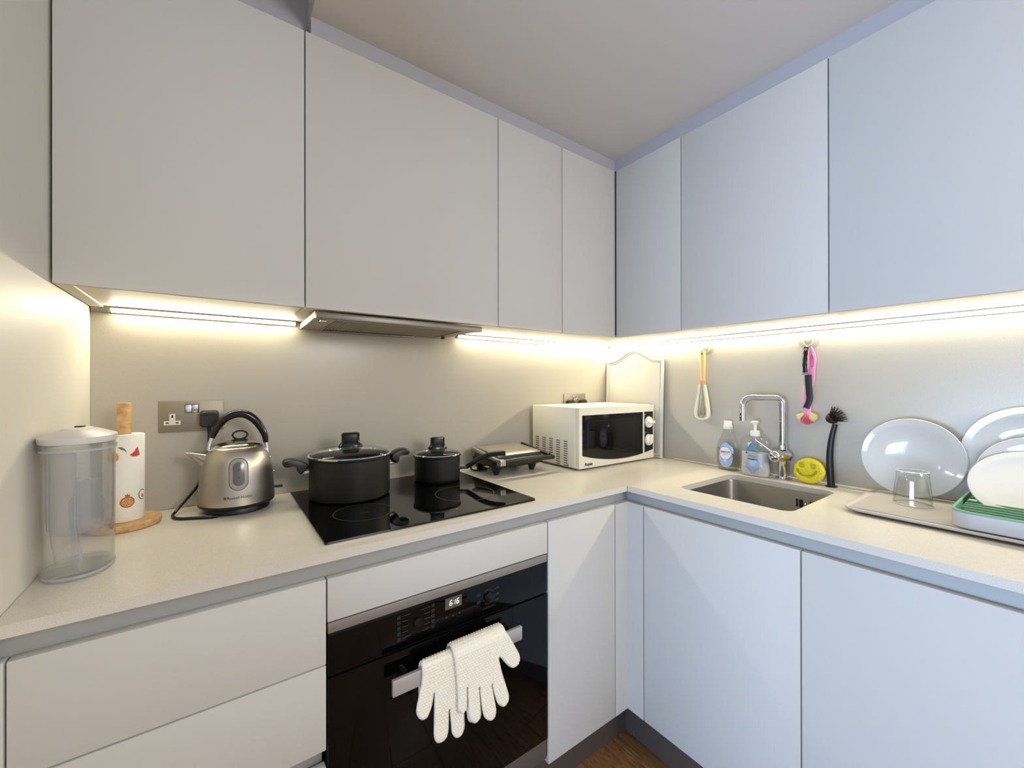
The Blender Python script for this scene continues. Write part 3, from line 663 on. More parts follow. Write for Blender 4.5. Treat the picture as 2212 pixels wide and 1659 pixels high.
bm = nb(); loft(bm, [jr(.2, -.001), jr(.232, -.001)], False, False); b2 = nb(); loft(b2, [jr(.2285, -.0012), jr(.2285, -.0022), jr(.2325, -.0022), jr(.2325, -.0012)], False, False); bm.free(); part('upper_rim_line', b2, clear('bluish_rim', (.78, .83, .9), .1, .05, .35), jb)
LIDM = mat('pale_grey_lid', (206, 203, 200), .4)
for xo in (-.0285, .0045): part('channel_edge', sweep(nb(), [(xo, -.0545, .228), (xo, -.0545, .10), (xo*1.02+.003, -.0555, .06), (xo*1.05+.009, -.0565, .03)], .0007, 6), clear('bluish_rim', (.78, .83, .9), .1, .05, .35), jb)
bm = nb(); loft(bm, [jr(.2425, -.0008), jr(.2425, -.0018), jr(.2515, -.0030), jr(.2535, -.0024), jr(.2570, .005), jr(.2640, .022), jr(.2660, .036)], True, True); ld = part('jug_lid', bm, LIDM, t, label='pale grey lid')
bm = nb(); loft(bm, [ring(-.002, .002, z, a, b, 40, 2.2) for z, a, b in ((.2630, .0205, .030), (.2675, .0205, .030), (.2685, .0175, .027))], True, True); dd = part('lid_dial', bm, WHPL, ld)
bm = nb(); loft(bm, [ring(0, .004, z, a, b, 24, 2.2) for z, a, b in ((.2684, .008, .012), (.2705, .007, .011))], True, True); part('dial_button', bm, BLK, dd)

# ------------------------------------------------------------------ contact grill
g = thing('contact_grill', 'silver and black contact grill between the saucepan and microwave', 'grill', (.965, 1.36, WT))
bm = nb(); loft(bm, [[Vector((x, y, z)) for x, y in rrect(.846+k, 1.082-k, 1.282+k, 1.462-k, .012)] for z, k in ((.938, .012), (.945, .002), (.962, 0), (.966, .003))]); part('lower_housing', bm, BLK, g, world=True)
bm = nb(); rg = []
for z, k, q in ((.967, .002, 0), (.972, .0, .1), (.986, .003, .7), (.989, .008, 1), (.9925, .03, 1.05), (.994, .08, 1.05)):
    rg.append([Vector((x, y, z+q*(y-1.285)*.085)) for x, y in rrect(.850+k, 1.078-k, 1.284+k*.8, 1.458-k*.8, .015)])
loft(bm, rg)
for f in bm.faces:
    if f.calc_center_median().z > .9865+.085*(f.calc_center_median().y-1.285): f.material_index = 1
up = part('upper_housing', bm, [mat('grill_grey', (84, 80, 72), .35, metal=.5), mat('grill_silver', (176, 170, 156), .32, metal=.6)], g, world=True, label='silver topped upper plate')
fb = part('front_handle', sweep(nb(), cr([(.862, 1.252, .9705), (.95, 1.246, .972), (1.03, 1.245, .9705), (1.098, 1.248, .9665)], 5), [(.013, .0085+.002*math.sin(k/15*PI)) for k in range(16)], 16, (0, 1, 0), e=3), BLK, g, world=True)
part('handle_end', box(nb(), .838, .8625, 1.237, 1.263, .958, .981, .003), mat('grill_silver', (176, 170, 156)), fb, world=True, label='silver left end of the handle')
for x, lb in ((.838, 1), (1.083, 0)):
    part('handle_arm', sweep(nb(), cr([(x+.0075, 1.258, .974), (x+.006, 1.33, .983), (x+.006, 1.44, .999)], 4), [(.0075, .006)]*9, 12, (1, 0, 0), e=4), [mat('grill_silver', (176, 170, 156)), BLK][1-lb] if not lb else mat('grill_silver', (176, 170, 156)), fb, world=True)
for x, y in ((.872, 1.318), (1.047, 1.318), (.872, 1.442), (1.047, 1.442)):
    bm = nb(); loft(bm, [[Vector((x+a, y+b, z)) for a, b in rrect(-k, k, -k*.8, k*.8, .003, 3)] for z, k in ((.9102, .0085), (.914, .0092), (.940, .017))]); part('foot', bm, BLK, g, world=True)
part('grill_cord', sweep(nb(), cr([(.865, 1.452, .955), (.845, 1.458, .935), (.835, 1.44, .9145), (.86, 1.41, .9145), (.90, 1.43, .9145), (.88, 1.462, .9145), (.92, 1.474, .9145)], 6), .0035, 8), BLKG, g, world=True)

# ------------------------------------------------------------------ microwave
MX, MY, MZ = 1.168, 1.170, .9185
mw = thing('microwave', 'cream microwave oven with two dials in the corner of the worktop', 'microwave', (MX, MY, WT), rad(-.6))
W, H = .487, .2465; z0 = MZ-WT
part('casing', box(nb(), 0, W-.002, .022, .298, z0, z0+H, .003), CRMW, mw)
curve = lambda x: .936-WT+.5*(x-.28)**2
def plate(x0, x1, zt, ztop_r=None, n=14, inset=0):
    pts = [(x0+(x1-x0)*k/n, curve(x0+(x1-x0)*k/n)+inset) for k in range(n+1)]
    return pts+[(x1, zt), (x0, zt)]
def bulge(x): return .006*math.sin(PI*min(max(x/W, 0), 1))
bm = nb(); prism(bm, [(.004, z0), (.410, z0), (.410, z0+H-.002), (.004, z0+H-.002)], [plate(.0215, .409-.002, 1.1325-WT)[::-1]], lambda x, z: (x, .0215, z), lambda x, z: (x, .002-bulge(x)*.3, z))
dq = part('microwave_door', bm, CRMW, mw, False)
wq = part('door_window', prism(nb(), plate(.0217, .4068, 1.1323-WT, inset=.0002), [], lambda x, z: (x, .020, z), lambda x, z: (x, .004, z)), BLKGL, dq, False, label='black glass window')
bm = nb()
for a in (rrect(.05, .345, .975-WT, 1.108-WT, .02),):
    prism(bm, a, [[(x*.97+.2*.03, (z-.13)*.96+.13) for x, z in a][::-1]], lambda x, z: (x, .0039, z), lambda x, z: (x, .0035, z))
part('window_inner_frame', bm, mat('dark_mesh', (22, 22, 22), .2), wq, False)
bm = nb(); prism(bm, [(.412, z0), (W, z0), (W, z0+H-.002), (.412, z0+H-.002)], [plate(.4175, .4825, 1.1325-WT, n=6)[::-1]], lambda x, z: (x, .0215, z), lambda x, z: (x, .003, z))
cq = part('control_surround', bm, CRMW, mw, False)
part('control_panel', prism(nb(), plate(.4177, .4823, 1.1323-WT, n=6, inset=.0002), [], lambda x, z: (x, .0205, z), lambda x, z: (x, .005, z)), mat('panel_black', (14, 14, 15), .3), cq, False, label='black panel with dials')
for z, a in ((1.084-WT, 0), (1.002-WT, 75)):
    k = nb(); lathe(k, [(.0262, 0), (.0262, .004), (.0235, .009), (.020, .010), (0, .0105)], 0, 0, 40); box(k, -.019, .026, -.0055, .0055, .0095, .019, .002)
    k.transform(Matrix.Translation((.4505, .005, z)) @ Matrix.Rotation(rad(90), 4, 'X') @ Matrix.Rotation(rad(a), 4, 'Z')); part('dial', k, WHPL, mw, label='white rotary dial')
bm = nb()
for zc in (1.084-WT, 1.002-WT):
    for q in range(14):
        a = rad(-40+q*20); x, z = .4505+.030*math.cos(a), zc+.030*math.sin(a)
        if x < .481: box(bm, x-.0007, x+.0007, .0046, .0049, z-.0007, z+.0007)
    box(bm, .420, .434, .0046, .0049, zc+.0345, zc+.037)
part('dial_markings', bm, mat('pale_print', (176, 172, 160), .5), cq, False, kind='stuff')
part('maker_lettering', remap(text('Royale', .0165, .0002, .95, bold=.0004), lambda x, y, h: Vector((.036+x, .0006-h, .929-WT+y))), mat('black_print', (28, 24, 20), .5), dq, False)
bm = nb()
for c in range(5):
    for r_ in range(11 if c > 2 else 9):
        yy = .262-c*.0465; zz = 1.0245-WT-(r_)*.0098-(.002 if c > 2 else 0); b = nb()
        loft(b, [[Vector((h, yy+a, zz+q)) for a, q in stadium(.0042, .024)] for h in (.0004, -.0006)]); 
        b.transform(Matrix.Translation((0, yy, zz)) @ Matrix.Rotation(rad(90), 4, 'X') @ Matrix.Translation((0, -yy, -zz))); join(bm, b)
part('vent_slots', bm, mat('vent_dark', (90, 86, 76), .7), mw, kind='stuff')
b = nb(); lathe(b, [(.004, 0), (.0035, .0015), (0, .002)], 0, 0, 12); b.transform(Matrix.Translation((0, .062, .0165)) @ Matrix.Rotation(rad(-90), 4, 'Y')); part('screw', b, STEELD, mw)
for x, y in ((.04, .05), (.44, .05), (.04, .27), (.44, .27)): part('foot', lathe(nb(), [(.011, .0003), (.012, .0085)], x, y, 16) and box(nb(), x-.011, x+.011, y-.011, y+.011, .0003, .0086, .002), BLK, mw)

# ------------------------------------------------------------------ white arched board leaning in the corner
t = thing('arched_panel', 'white arched-top board with moulded border leaning behind the microwave', 'board', (1.7, 1.31, WT))
def arch(y0, y1, zb, zs, rise, n=24):
    out = [(y0, zb), (y1, zb)]
    for k in range(n+1):
        s = k/n; y = y1+(y0-y1)*s; e = min(s, 1-s)*2; out.append((y, zs+rise*(.5-.5*math.cos(PI*min(1, max(0, (e-.12)/.88))))))
    return out
lean = lambda y, z, h: Vector((1.7095-h-(1.43-z)*.035, y, z))
A = arch(1.488, 1.146, .9120, 1.378, .052)
def shrink(p, c, kx, kz): return [(c[0]+(y-c[0])*kx, c[1]+(z-c[1])*kz) for y, z in p]
c = (1.317, 1.15)
bm = nb(); prism(bm, A, [], lambda y, z: lean(y, z, 0), lambda y, z: lean(y, z, .006)); BRD = mat('board_white', (212, 208, 197), .4); bd = part('panel_board', bm, BRD, t, False, world=True)
bm = nb(); loft(bm, [[lean(y, z, h) for y, z in shrink(A, c, kx, kz)] for kx, kz, h in ((1, 1, .006), (.985, .99, .0125), (.955, .97, .0140), (.93, .955, .0065), (.90, .94, .0110), (.875, .925, .0065))], False, False)
part('moulded_border', bm, mat('board_border', (222, 219, 209), .35), bd, world=True)

# ------------------------------------------------------------------ sink
sk = thing('kitchen_sink', 'undermounted rectangular stainless steel sink', 'sink', (1.44, .629, .73))
bm = nb()
def sr(z, k, r=.03): return [Vector((x, y, z)) for x, y in rrect(1.262-.002+k, 1.619+.002-k, .461-.002+k, .797+.002-k, r, 6)]
loft(bm, [sr(.8895, -.012), sr(.8895, .003), sr(.887, .0035), sr(.77, .006), sr(.752, .010), sr(.744, .022), sr(.741, .04)], False, True)
bw = part('bowl', bm, SINKM, sk, world=True)
bm = nb(); lathe(bm, [(.042, .742), (.042, .7435), (.036, .744), (.03, .7425), (0, .7425)], 1.44, .63, 32); part('drain', bm, CHROME, bw, world=True)
for y, wd in ((.572, .0035), (.560, .009), (.532, .0035), (.518, .0035)):
    part('overflow_slot', box(nb(), 1.6128, 1.6142, y-wd/2, y+wd/2, .838, .865), DARKGAP, bw, False, world=True)
b = nb(); bmesh.ops.create_icosphere(b, subdivisions=2, radius=.0045); b.transform(Matrix.Translation((1.612, .5455, .8515))); part('overflow_screw', b, CHROME, bw, world=True)
# ------------------------------------------------------------------ tap
TX, TY = 1.687, .642
t = thing('mixer_tap', 'chrome mixer tap with squared swan-neck spout behind the sink', 'tap', (TX, TY, WT))
part('tap_flange', lathe(nb(), [(.026, .0003), (.0265, .003), (.022, .0045)], 0, 0, 40) and (lambda b: (lathe(b, [(.024, .0003), (.0245, .003), (.020, .0045)], 0, 0, 40), b)[1])(nb()), CHROME, t)
bm = nb(); lathe(bm, [(.0155, .004), (.0155, .075)], 0, 0, 32); part('tap_stem', bm, CHROME, t)
vd = Vector((-.9, .42, 0)).normalized(); vc = Vector((0, 0, .084))
bm = nb(); sweep(bm, [vc-vd*.018, vc-vd*.017, vc+vd*.022, vc+vd*.023, vc+vd*.034, vc+vd*.044, vc+vd*.050, vc+vd*.052], [.019, .0228, .0228, .0215, .0232, .020, .013, .003], 32); vb = part('valve_body', bm, CHROME, t)
lv0 = vc+vd*.036+Vector((-.006, .008, .017))
part('lever', sweep(nb(), [lv0, lv0+Vector((-.031, .043, .042))], [.0034, .0030], 12), CHROME, vb, label='thin chrome lever')
bm = nb(); lathe(bm, [(.0135, .108), (.0138, .124), (.0125, .125)], 0, 0, 32); part('spout_collar', bm, CHROME, t)
sd = Vector((-.0735, .106, 0)); c_ = .298
pts = [(0, 0, .11), (0, 0, .20), (0, 0, c_-.022)]
for k in range(1, 7): a = rad(90*k/6); p = sd.normalized()*(.022*(1-math.cos(a))); pts.append((p.x, p.y, c_-.022+.022*math.sin(a)))
L_ = sd.length
for k in range(0, 7): a = rad(90*k/6); p = sd.normalized()*(L_-.03+.03*math.sin(a)); pts.append((p.x, p.y, c_-.03+.03*math.cos(a)))
pts.append((sd.x, sd.y, .226)); part('spout', sweep(nb(), pts, .0115, 24), CHROME, t)
bm = nb(); lathe(bm, [(.0105, .2085), (.0118, .210), (.0118, .2265), (.0105, .228)], sd.x, sd.y, 24); part('aerator', bm, CHROME, t)

# ------------------------------------------------------------------ bottles by the sink
def wrapy(cx, cy, rxf, ryf):
    """label surface facing -x on an elliptical bottle: u runs towards -y"""
    def f(u, z, h):
        rx, ry = rxf(z), ryf(z); a = max(-1.4, min(1.4, u/ry)); return Vector((cx-(rx+h)*math.cos(a), cy-(ry+h)*math.sin(a), z))
    return f
def interp(tab):
    def f(z):
        for (z0, a), (z1, b) in zip(tab, tab[1:]):
            if z <= z1: return a+(b-a)*max(0, (z-z0)/(z1-z0))
        return tab[-1][1]
    return f
def dec(name, pts, cu, cz, f, m, parent, h=.0003):
    b = nb(); n = len(pts); c0 = b.verts.new(f(cu, cz, h)); lay = []
    for s in (.33, .66, 1): lay.append([b.verts.new(f(cu+x*s, cz+z*s, h)) for x, z in pts])
    for i in range(n):
        j = (i+1) % n; b.faces.new((c0, lay[0][i], lay[0][j]))
        for q in (0, 1): b.faces.new((lay[q][i], lay[q+1][i], lay[q+1][j], lay[q][j]))
    return part(name, b, m, parent, False)
t = thing('washing_up_bottle', 'clear waisted washing-up liquid bottle with white cap and blue label', 'bottle', (1.690, .8425, WT))
tab = [(.0005, .036), (.004, .0415), (.02, .0435), (.05, .0455), (.085, .045), (.11, .038), (.135, .027), (.155, .0185), (.168, .0155)]
ry = interp(tab); rx = interp([(z, v*.52 if z < .1 else v*(.52+.4*min(1, (z-.1)/.06))) for z, v in tab])
bm = nb(); loft(bm, [ring(0, 0, p.x, rx(p.x), p.y, 40) for p in cr([(a, b, 0) for a, b in tab], 3)]); b1 = part('bottle_body', bm, BOTCL, t)
bm = nb(); loft(bm, [ring(0, 0, z, rx(z)-.0015, ry(z)-.0015, 32) for z in (.002, .02, .05, .088)]); part('washing_up_liquid', bm, clear('clear_liquid', (.86, .85, .80), .05, .0), t)
bm = nb(); loft(bm, [ring(0, 0, z, r, r*1.05, 32) for z, r in ((.166, .0150), (.168, .0165), (.181, .0162), (.184, .0142), (.196, .0145), (.199, .0128))]); part('flip_cap', bm, WHPL, t)
fw = wrapy(0, 0, rx, ry)
lb = dec('front_label', [(x*(1 if z < 0 else .88), z) for x, z in ell(.031, .050, 28)], .001, .062, fw, mat('label_blue', (164, 184, 224), .4), b1)
LBW, NAVY, REDP = mat('label_white', (236, 238, 240), .4), mat('label_navy', (52, 72, 120), .4), mat('label_red', (176, 44, 52), .4)
dec('label_disc', ell(.024, .026, 28), 0, .070, fw, LBW, lb, .0006)
bm = nb(); loft(bm, [[fw(.0255*s*math.cos(a), .070+.0275*s*math.sin(a), .0008) for a in [2*PI*k/36 for k in range(37)]] for s in (1, .93)], False, False, closed=False); part('label_ring', bm, mat('label_midblue', (96, 116, 168), .4), lb, False)
def wtext(s, size, cu, cz, f, m, parent, name='label_lettering', sx=1, h=.001, bold=0):
    tb = text(s, size, .00005, sx, 'CENTER', bold); return part(name, remap(tb, lambda x, y, q: f(cu+x, cz+y, h+q)), m, parent, False)
wtext('SENSITIVE', .0085, 0, .072, fw, REDP, lb, bold=.0003)
wtext('DERMATOLOGICALLY', .0038, 0, .0665, fw, NAVY, lb); wtext('TESTED', .0034, 0, .0615, fw, NAVY, lb)
dec('label_drop', [(0, .010), (.0045, .002), (.006, -.003), (.003, -.008), (-.003, -.008), (-.006, -.003), (-.0045, .002)], 0, .042, fw, mat('label_paleblue', (204, 216, 240), .4), lb, .0012)

t = thing('handwash_bottle', 'clear handwash pump bottle with white pump and milky soap, beside the tap', 'bottle', (1.668, .7285, WT))
tab = [(.0005, .045), (.004, .0495), (.02, .0510), (.055, .0485), (.095, .0500), (.125, .0520), (.138, .046), (.146, .030), (.150, .019)]
ry2 = interp(tab); rx2 = interp([(z, v*.52) for z, v in tab[:-2]]+[(.146, .018), (.150, .015)])
bm = nb(); loft(bm, [ring(0, 0, p.x, rx2(p.x), p.y, 48, 2.4) for p in cr([(a, b, 0) for a, b in tab], 3)]); b2_ = part('bottle_body', bm, BOTCL, t)
bm = nb(); loft(bm, [ring(0, 0, z, rx2(z)-.0015, ry2(z)-.0015, 32, 2.4) for z in (.002, .02, .05, .088)]); part('liquid_soap', bm, mat('milky_soap', (214, 212, 204), .3), t)
bm = nb(); lathe(bm, [(.0155, .150), (.0162, .152), (.0162, .168), (.0150, .171), (.006, .1715), (.0055, .176), (.0055, .196)], 0, 0, 32); pp = part('pump', bm, WHPL, t)
part('pump_head', box(nb(), -.030, .010, -.0065, .0065, .200, .2085, .003) and (lambda b: (box(b, -.010, .010, -.0115, .0115, .2005, .2085, .003), box(b, -.032, .0, -.0045, .0045, .2005, .207, .002), lathe(b, [(.0075, .194), (.0095, .201)], 0, 0, 20), b)[3])(nb()), WHPL, pp)
part('dip_tube', sweep(nb(), [(0, 0, .15), (.0, -.003, .02)], .0028, 10), clear('tube_clear', (.85, .87, .88), .1, .1, .4), pp)
fw2 = wrapy(0, 0, rx2, ry2)
TEAL, PALE = mat('label_teal', (88, 142, 168), .4), mat('label_ice', (178, 200, 222), .4)
dec('label_peak', [(0, .034), (.026, -.008), (-.026, -.008)], 0, .101, fw2, TEAL, b2_, .0004)
lb2 = dec('front_label', [(-.019, .020), (.019, .020), (.029, -.013), (0, -.037), (-.029, -.013)], 0, .050, fw2, PALE, b2_, .0004)
dec('label_facet', [(-.027, .004), (0, .008), (.027, .004), (0, -.021)], 0, .030, fw2, mat('label_facet_blue', (150, 172, 206), .4), b2_, .0007)
dec('label_tag', [(-.006, -.004), (.006, -.004), (.006, .004), (-.006, .004)], -.0235, .119, fw2, mat('label_lime', (206, 206, 70), .4), b2_, .0005)
wtext('CARE', .0125, .004, .083, fw2, mat('label_grey', (160, 168, 176), .4), b2_, sx=1.1)
bm = nb(); 
for a, b in ((.0045, .0016), (.0016, .0045)): bm.faces.new([bm.verts.new(fw2(-.0215+x*a, .0875+z*b, .001)) for x, z in ((-1, -1), (1, -1), (1, 1), (-1, 1))])
part('label_cross', bm, NAVY, b2_, False)
wtext('HANDWASH', .0062, .001, .0745, fw2, NAVY, b2_); wtext('VITAMIN E', .0068, .001, .0615, fw2, NAVY, b2_, bold=.0003)
bm = nb(); bm.faces.new([bm.verts.new(fw2(x, z, .001)) for x, z in ((-.017, .0705), (.017, .0705), (.017, .0697), (-.017, .0697))]); part('label_rule', bm, NAVY, b2_, False)

# ------------------------------------------------------------------ smiling sponge
ol = [(.0475*math.cos(a)*(1+.012*math.cos(9*a)), .0445*math.sin(a)*(1+.012*math.sin(8*a))) for a in [2*PI*k/120 for k in range(120)]]
def face(x, z, d):
    e = 0
    for ex in (-.0215, .0125):
        q = math.hypot(x-ex, z-.0165)
        if q < .0105: e -= .017*(1-(q/.0105)**3)
    # mouth: lower arc
    a = math.atan2(z-.010, x+.0045); rr_ = math.hypot(x+.0045, z-.010)
    if -2.9 < a < -.24:
        q = abs(rr_-.030)
        if q < .0048: e -= .015*(1-(q/.0048)**2)
    return e+.0022*noise.noise(Vector((x*420, z*420, 1)))+.0016*(random.random()-.5)
SPN = mat('yellow_sponge', (232, 216, 66), .95, spec=.1, bump=1, bscale=700)
tl = rad(12)
def spm(x, z, h): return Vector((1.6735-h*math.cos(tl)+(z+.0445)*math.sin(tl)*.9, .5575-x, .9115+(z+.0445)*math.cos(tl)+h*math.sin(tl)*.5))
bm, *_ = pillow(ol, .010, .0145, .0014, spm, face)
lone('sponge', bm, SPN, 'yellow round sponge with a smiling face, leaning behind the sink', 'sponge', angle=180)

# ------------------------------------------------------------------ black dish brush standing on its end
t = thing('dish_brush', 'black dish brush standing head up beside the smiling sponge', 'brush', (1.690, .4965, WT))
part('suction_foot', (lambda b: (lathe(b, [(.0165, .0003), (.0165, .0015), (.011, .004), (.009, .006)], 0, 0, 28), b)[1])(nb()), BLK, t)
hb_ = part('handle', sweep(nb(), cr([(0, 0, .004), (.0, .003, .05), (-.001, .0035, .11), (-.002, -.002, .165), (-.003, -.012, .213)], 6), [(.0105-.004*max(0, (k/24-.35))*1.2, .0095-.003*k/24) for k in range(25)], 16, (0, 1, 0), e=2.3), BLK, t)
hc = Vector((-.003, -.004, .232)); ax = Vector((-.1, -.72, .55)).normalized()
Q = ax.to_track_quat('Z', 'Y').to_matrix().to_4x4()
b = nb(); lathe(b, [(.006, -.018), (.016, -.012), (.021, -.002), (.0225, .002), (.020, .004), (0, .004)], 0, 0, 28); b.transform(Matrix.Translation(hc) @ Q @ Matrix.Diagonal((1, .85, 1, 1))); part('brush_head', b, BLK, t)
b = nb()
for k in range(46):
    r_ = .0175*math.sqrt((k+.5)/46); a = k*2.39996; p = Vector((r_*math.cos(a), r_*math.sin(a)*.85, .003)); dr_ = Vector((p.x*48, p.y*52, 1)).normalized()
    p0 = hc+Q.to_3x3() @ p; p1 = p0+(Q.to_3x3() @ dr_)*(.028+.003*random.random()); sweep(b, [p0, p1], [.0013, .0011], 6)
part('bristles', b, BLK, t, kind='stuff')

# ------------------------------------------------------------------ suction hooks and hanging brushes
SUC = clear('suction_vinyl', (.88, .88, .80), .25, .02, .10)
def hook(label, cy, cz, r):
    t = thing('suction_hook', label, 'hook', (RX, cy, cz), 0, 'clear suction hooks on the sink splashback')
    b = nb(); lathe(b, [(r, .0004), (r, .0012), (r*.8, .0022), (r*.45, .0045), (r*.38, .009), (0, .0095)], 0, 0, 40, cap0=False); b.transform(Matrix.Rotation(rad(-90), 4, 'Y')); part('suction_cup', b, SUC, t)
    b = nb(); sweep(b, [(-.0045, r*.46*math.cos(a), r*.46*math.sin(a)) for a in [2*PI*k/32 for k in range(33)]], .0009, 6, (1, 0, 0)); part('cup_ring', b, WHPL, t)
    b = nb(); sweep(b, cr([(-.0085, .008, .006), (-.0105, .009, -.002), (-.011, .003, -.010), (-.012, 0, -.018), (-.017, 0, -.0215), (-.021, 0, -.018)], 4), .0011, 6); sweep(b, cr([(-.0085, -.008, .006), (-.0105, -.009, -.002), (-.011, -.003, -.010), (-.012, 0, -.018)], 4), .0011, 6)
    part('wire_hook', b, CHROME, t)
hook('small clear suction hook holding the wooden-handled brush', .9435, 1.411, .0275)
hook('larger clear suction hook holding the pink and black brushes', .5695, 1.411, .0315)
t = thing('bottle_brush', 'looped cream bottle brush with wooden handle hanging by the microwave', 'brush', (1.698, .952, 1.105))
part('handle', sweep(nb(), [(0, .0005, .131+.024), (0, .0, .160), (0, -.0, .29), (0, -.0, .2965)], [.0108, .0098, .0108, .0095], 20), mat('light_wood', (214, 176, 120), .5), t)
part('ferrule', sweep(nb(), [(0, .0005, .148), (0, .0005, .168)], [.0122, .0118], 20), mat('ferrule_wood', (196, 158, 106), .5), t)
b = nb(); sweep(b, [(-.0085, -.001, .2835), (-.0112, -.001, .2835)], .0033, 12); part('hang_hole', b, DARKGAP, t)
lp = cr([(0, -.0045, .150), (0, -.011, .115), (0, -.018, .07), (0, -.0225, .035), (0, -.018, .015), (0, 0, .010), (0, .021, .015), (0, .0255, .035), (0, .020, .07), (0, .011, .115), (0, .0045, .150)], 7)
part('wire_loop', sweep(nb(), [p+Vector((-.0125, -p.y*.42, 0)) for p in lp], .0010, 6), mat('brush_wire', (120, 112, 80), .4, metal=.6), t)
core = [p.copy() for p in lp]; ringr = [((.0135+.0006*(k % 2)), .0085) for k in range(len(core))]
part('bristle_core', sweep(nb(), core, ringr, 10), mat('cream_bristle', (246, 240, 214), .8), t)
b = nb(); n = len(lp)
for k in range(1500):
    i = random.random()*(n-2)+.5; p = lp[int(i)].lerp(lp[min(n-1, int(i)+1)], i-int(i)); tg = (lp[min(n-1, int(i)+1)]-lp[max(0, int(i)-1)]).normalized()
    v = Vector((random.uniform(-1, 1), random.uniform(-1, 1), random.uniform(-1, 1))); v = (v-tg*v.dot(tg)).normalized(); s = tg.cross(v)*.0010
    ln_ = .0155*random.uniform(.85, 1); 
    
    e_ = p+v*ln_; vs = [b.verts.new(p-s), b.verts.new(p+s), b.verts.new(e_+s), b.verts.new(e_-s)]; b.faces.new(vs)
part('bristles', b, mat('cream_bristle', (240, 232, 196), .8), t, False, kind='stuff')
t = thing('pink_dish_brush', 'pink dish brush with pale flared bristles hanging behind the slim black brush', 'brush', (1.694, .566, 1.12))
PINK = mat('pink_plastic', (232, 142, 178), .35)
pk = cr([(.006, -.007, .268), (.006, -.010, .245), (.005, -.012, .215), (.004, -.009, .185), (.003, -.006, .15), (.002, .0025, .11), (.0, .003, .075), (-.002, .0, .045)], 5)
part('handle', sweep(nb(), pk, [((.0045+.0085*math.sin(min(1, k/9)*PI/2))*(1 if k < 18 else 1.12-.012*(k-18)), .0042) for k in range(len(pk))], 16, (0, 1, 0), e=2.4), PINK, t)
part('grip_inlay', (lambda b: (loft(b, [[Vector((h, -.0135+a*s, .222+z*s)) for a, z in ell(.0065, .027, 24)] for h, s in ((.001, 1), (-.0015, .85))]), b)[1])(nb()), mat('deep_pink', (206, 96, 142), .35), t)
part('brush_head', box(nb(), -.012, .008, -.0105, .0105, .018, .048, .004), PINK, t)
b = nb(); b2 = nb()
for k in range(420):
    a = random.uniform(-1.25, 1.25); p = Vector((random.uniform(-.012, .006), math.copysign(min(abs(a)*.008, .0095), a), .032-abs(random.random())*.014+.006*abs(a)))
    d_ = Vector((random.uniform(-.25, .1), math.sin(a), -math.cos(a)*.75-.1)).normalized(); e_ = p+d_*(.0245*random.uniform(.9, 1)); sweep(b if abs(a) > .62 else b2, [p, e_], .0011, 4)
part('bristles', b, mat('pale_yellow_bristle', (242, 226, 160), .7), t, False, kind='stuff', label='pale yellow outer bristles')
part('bristles', b2, mat('rose_bristle', (214, 96, 104), .7), t, False, kind='stuff', label='rose inner bristles')
t = thing('slim_scrub_brush', 'slim black and grey angled scrubbing brush hanging in front of the pink brush', 'brush', (1.680, .5615, 1.17))
gp = cr([(0, .003, .2185), (-.001, .006, .19), (-.001, .0075, .16), (0, .0065, .128)], 5)
hh = part('grip', sweep(nb(), gp, [(.0068+.0009*math.sin(k*1.9), .005) for k in range(len(gp))], 14, (0, 1, 0), e=3), BLKG, t)
b = nb(); lathe(b, [(.0048, 0), (.0048, .0015), (0, .0016)], 0, 0, 20, cap0=True); b.transform(Matrix.Translation((-.0058, .0025, .2105)) @ Matrix.Rotation(rad(-90), 4, 'Y')); part('hang_eyelet', b, CHROME, hh)
part('guard', box(nb(), -.007, .007, -.004, .0155, .1225, .1255, .0012), mat('guard_grey', (84, 84, 86), .4), t)
bl = cr([(0, -.002, .120), (0, -.003, .09), (0, -.0055, .055), (0, -.0060, .035), (0, -.001, .018), (0, .004, .004)], 5)
part('brush_blade', sweep(nb(), bl, [(.0095, .0050)]*len(bl), 14, (0, 1, 0), e=6), BLK, t)
part('grey_spine', sweep(nb(), [p+Vector((-.0005, .0100, 0)) for p in bl], [(.0022, .0045)]*len(bl), 10, (0, 1, 0), e=4), mat('spine_grey', (150, 150, 150), .4), t)

# ------------------------------------------------------------------ dish drainer
t = thing('draining_tray', 'pale grey ribbed draining tray on the worktop under the plates', 'tray', (1.54, .1, WT))
bm = nb(); T_ = rrect(1.383, 1.698, -.17, .388, .045, 10)
loft(bm, [[Vector((1.54+(x-1.54)*k, .109+(y-.109)*k, z)) for x, y in T_] for z, k in ((.9165, .965), (.9185, .985), (.922, .998), (.9245, 1), (.9252, .995), (.9225, .988))], True, True); part('tray_base', bm, TRAY, t, world=True)
bm = nb(); x = 1.402
while x < 1.682: box(bm, x, x+.0032, -.155, .372, .9223, .9252, .001, 1); x += .0072
part('drain_ribs', bm, TRAY, t, world=True, kind='stuff')
for x, y in ((1.42, .34), (1.66, .34), (1.42, -.12), (1.66, -.12)): part('foot', box(nb(), x-.012, x+.012, y-.012, y+.012, .9102, .9168, .002), BLK, t, world=True)
t = thing('plate_rack', 'white box rack with green slatted top at the right edge of the photo', 'rack', (1.57, .02, .926))
RK = rrect(1.392, 1.690, -.165, .182, .036, 10)
def rk(x, y, k, z): return Vector((1.541+(x-1.541)*k, .0085+(y-.0085)*k, z))
bm = nb(); loft(bm, [[rk(x, y, k, z) for x, y in RK] for z, k in ((.9270, 1), (.929, 1), (.9615, 1), (.9615, .975), (.932, .975))], True, True); part('rack_box', bm, mat('rack_grey_white', (178, 178, 178), .4), t, world=True)
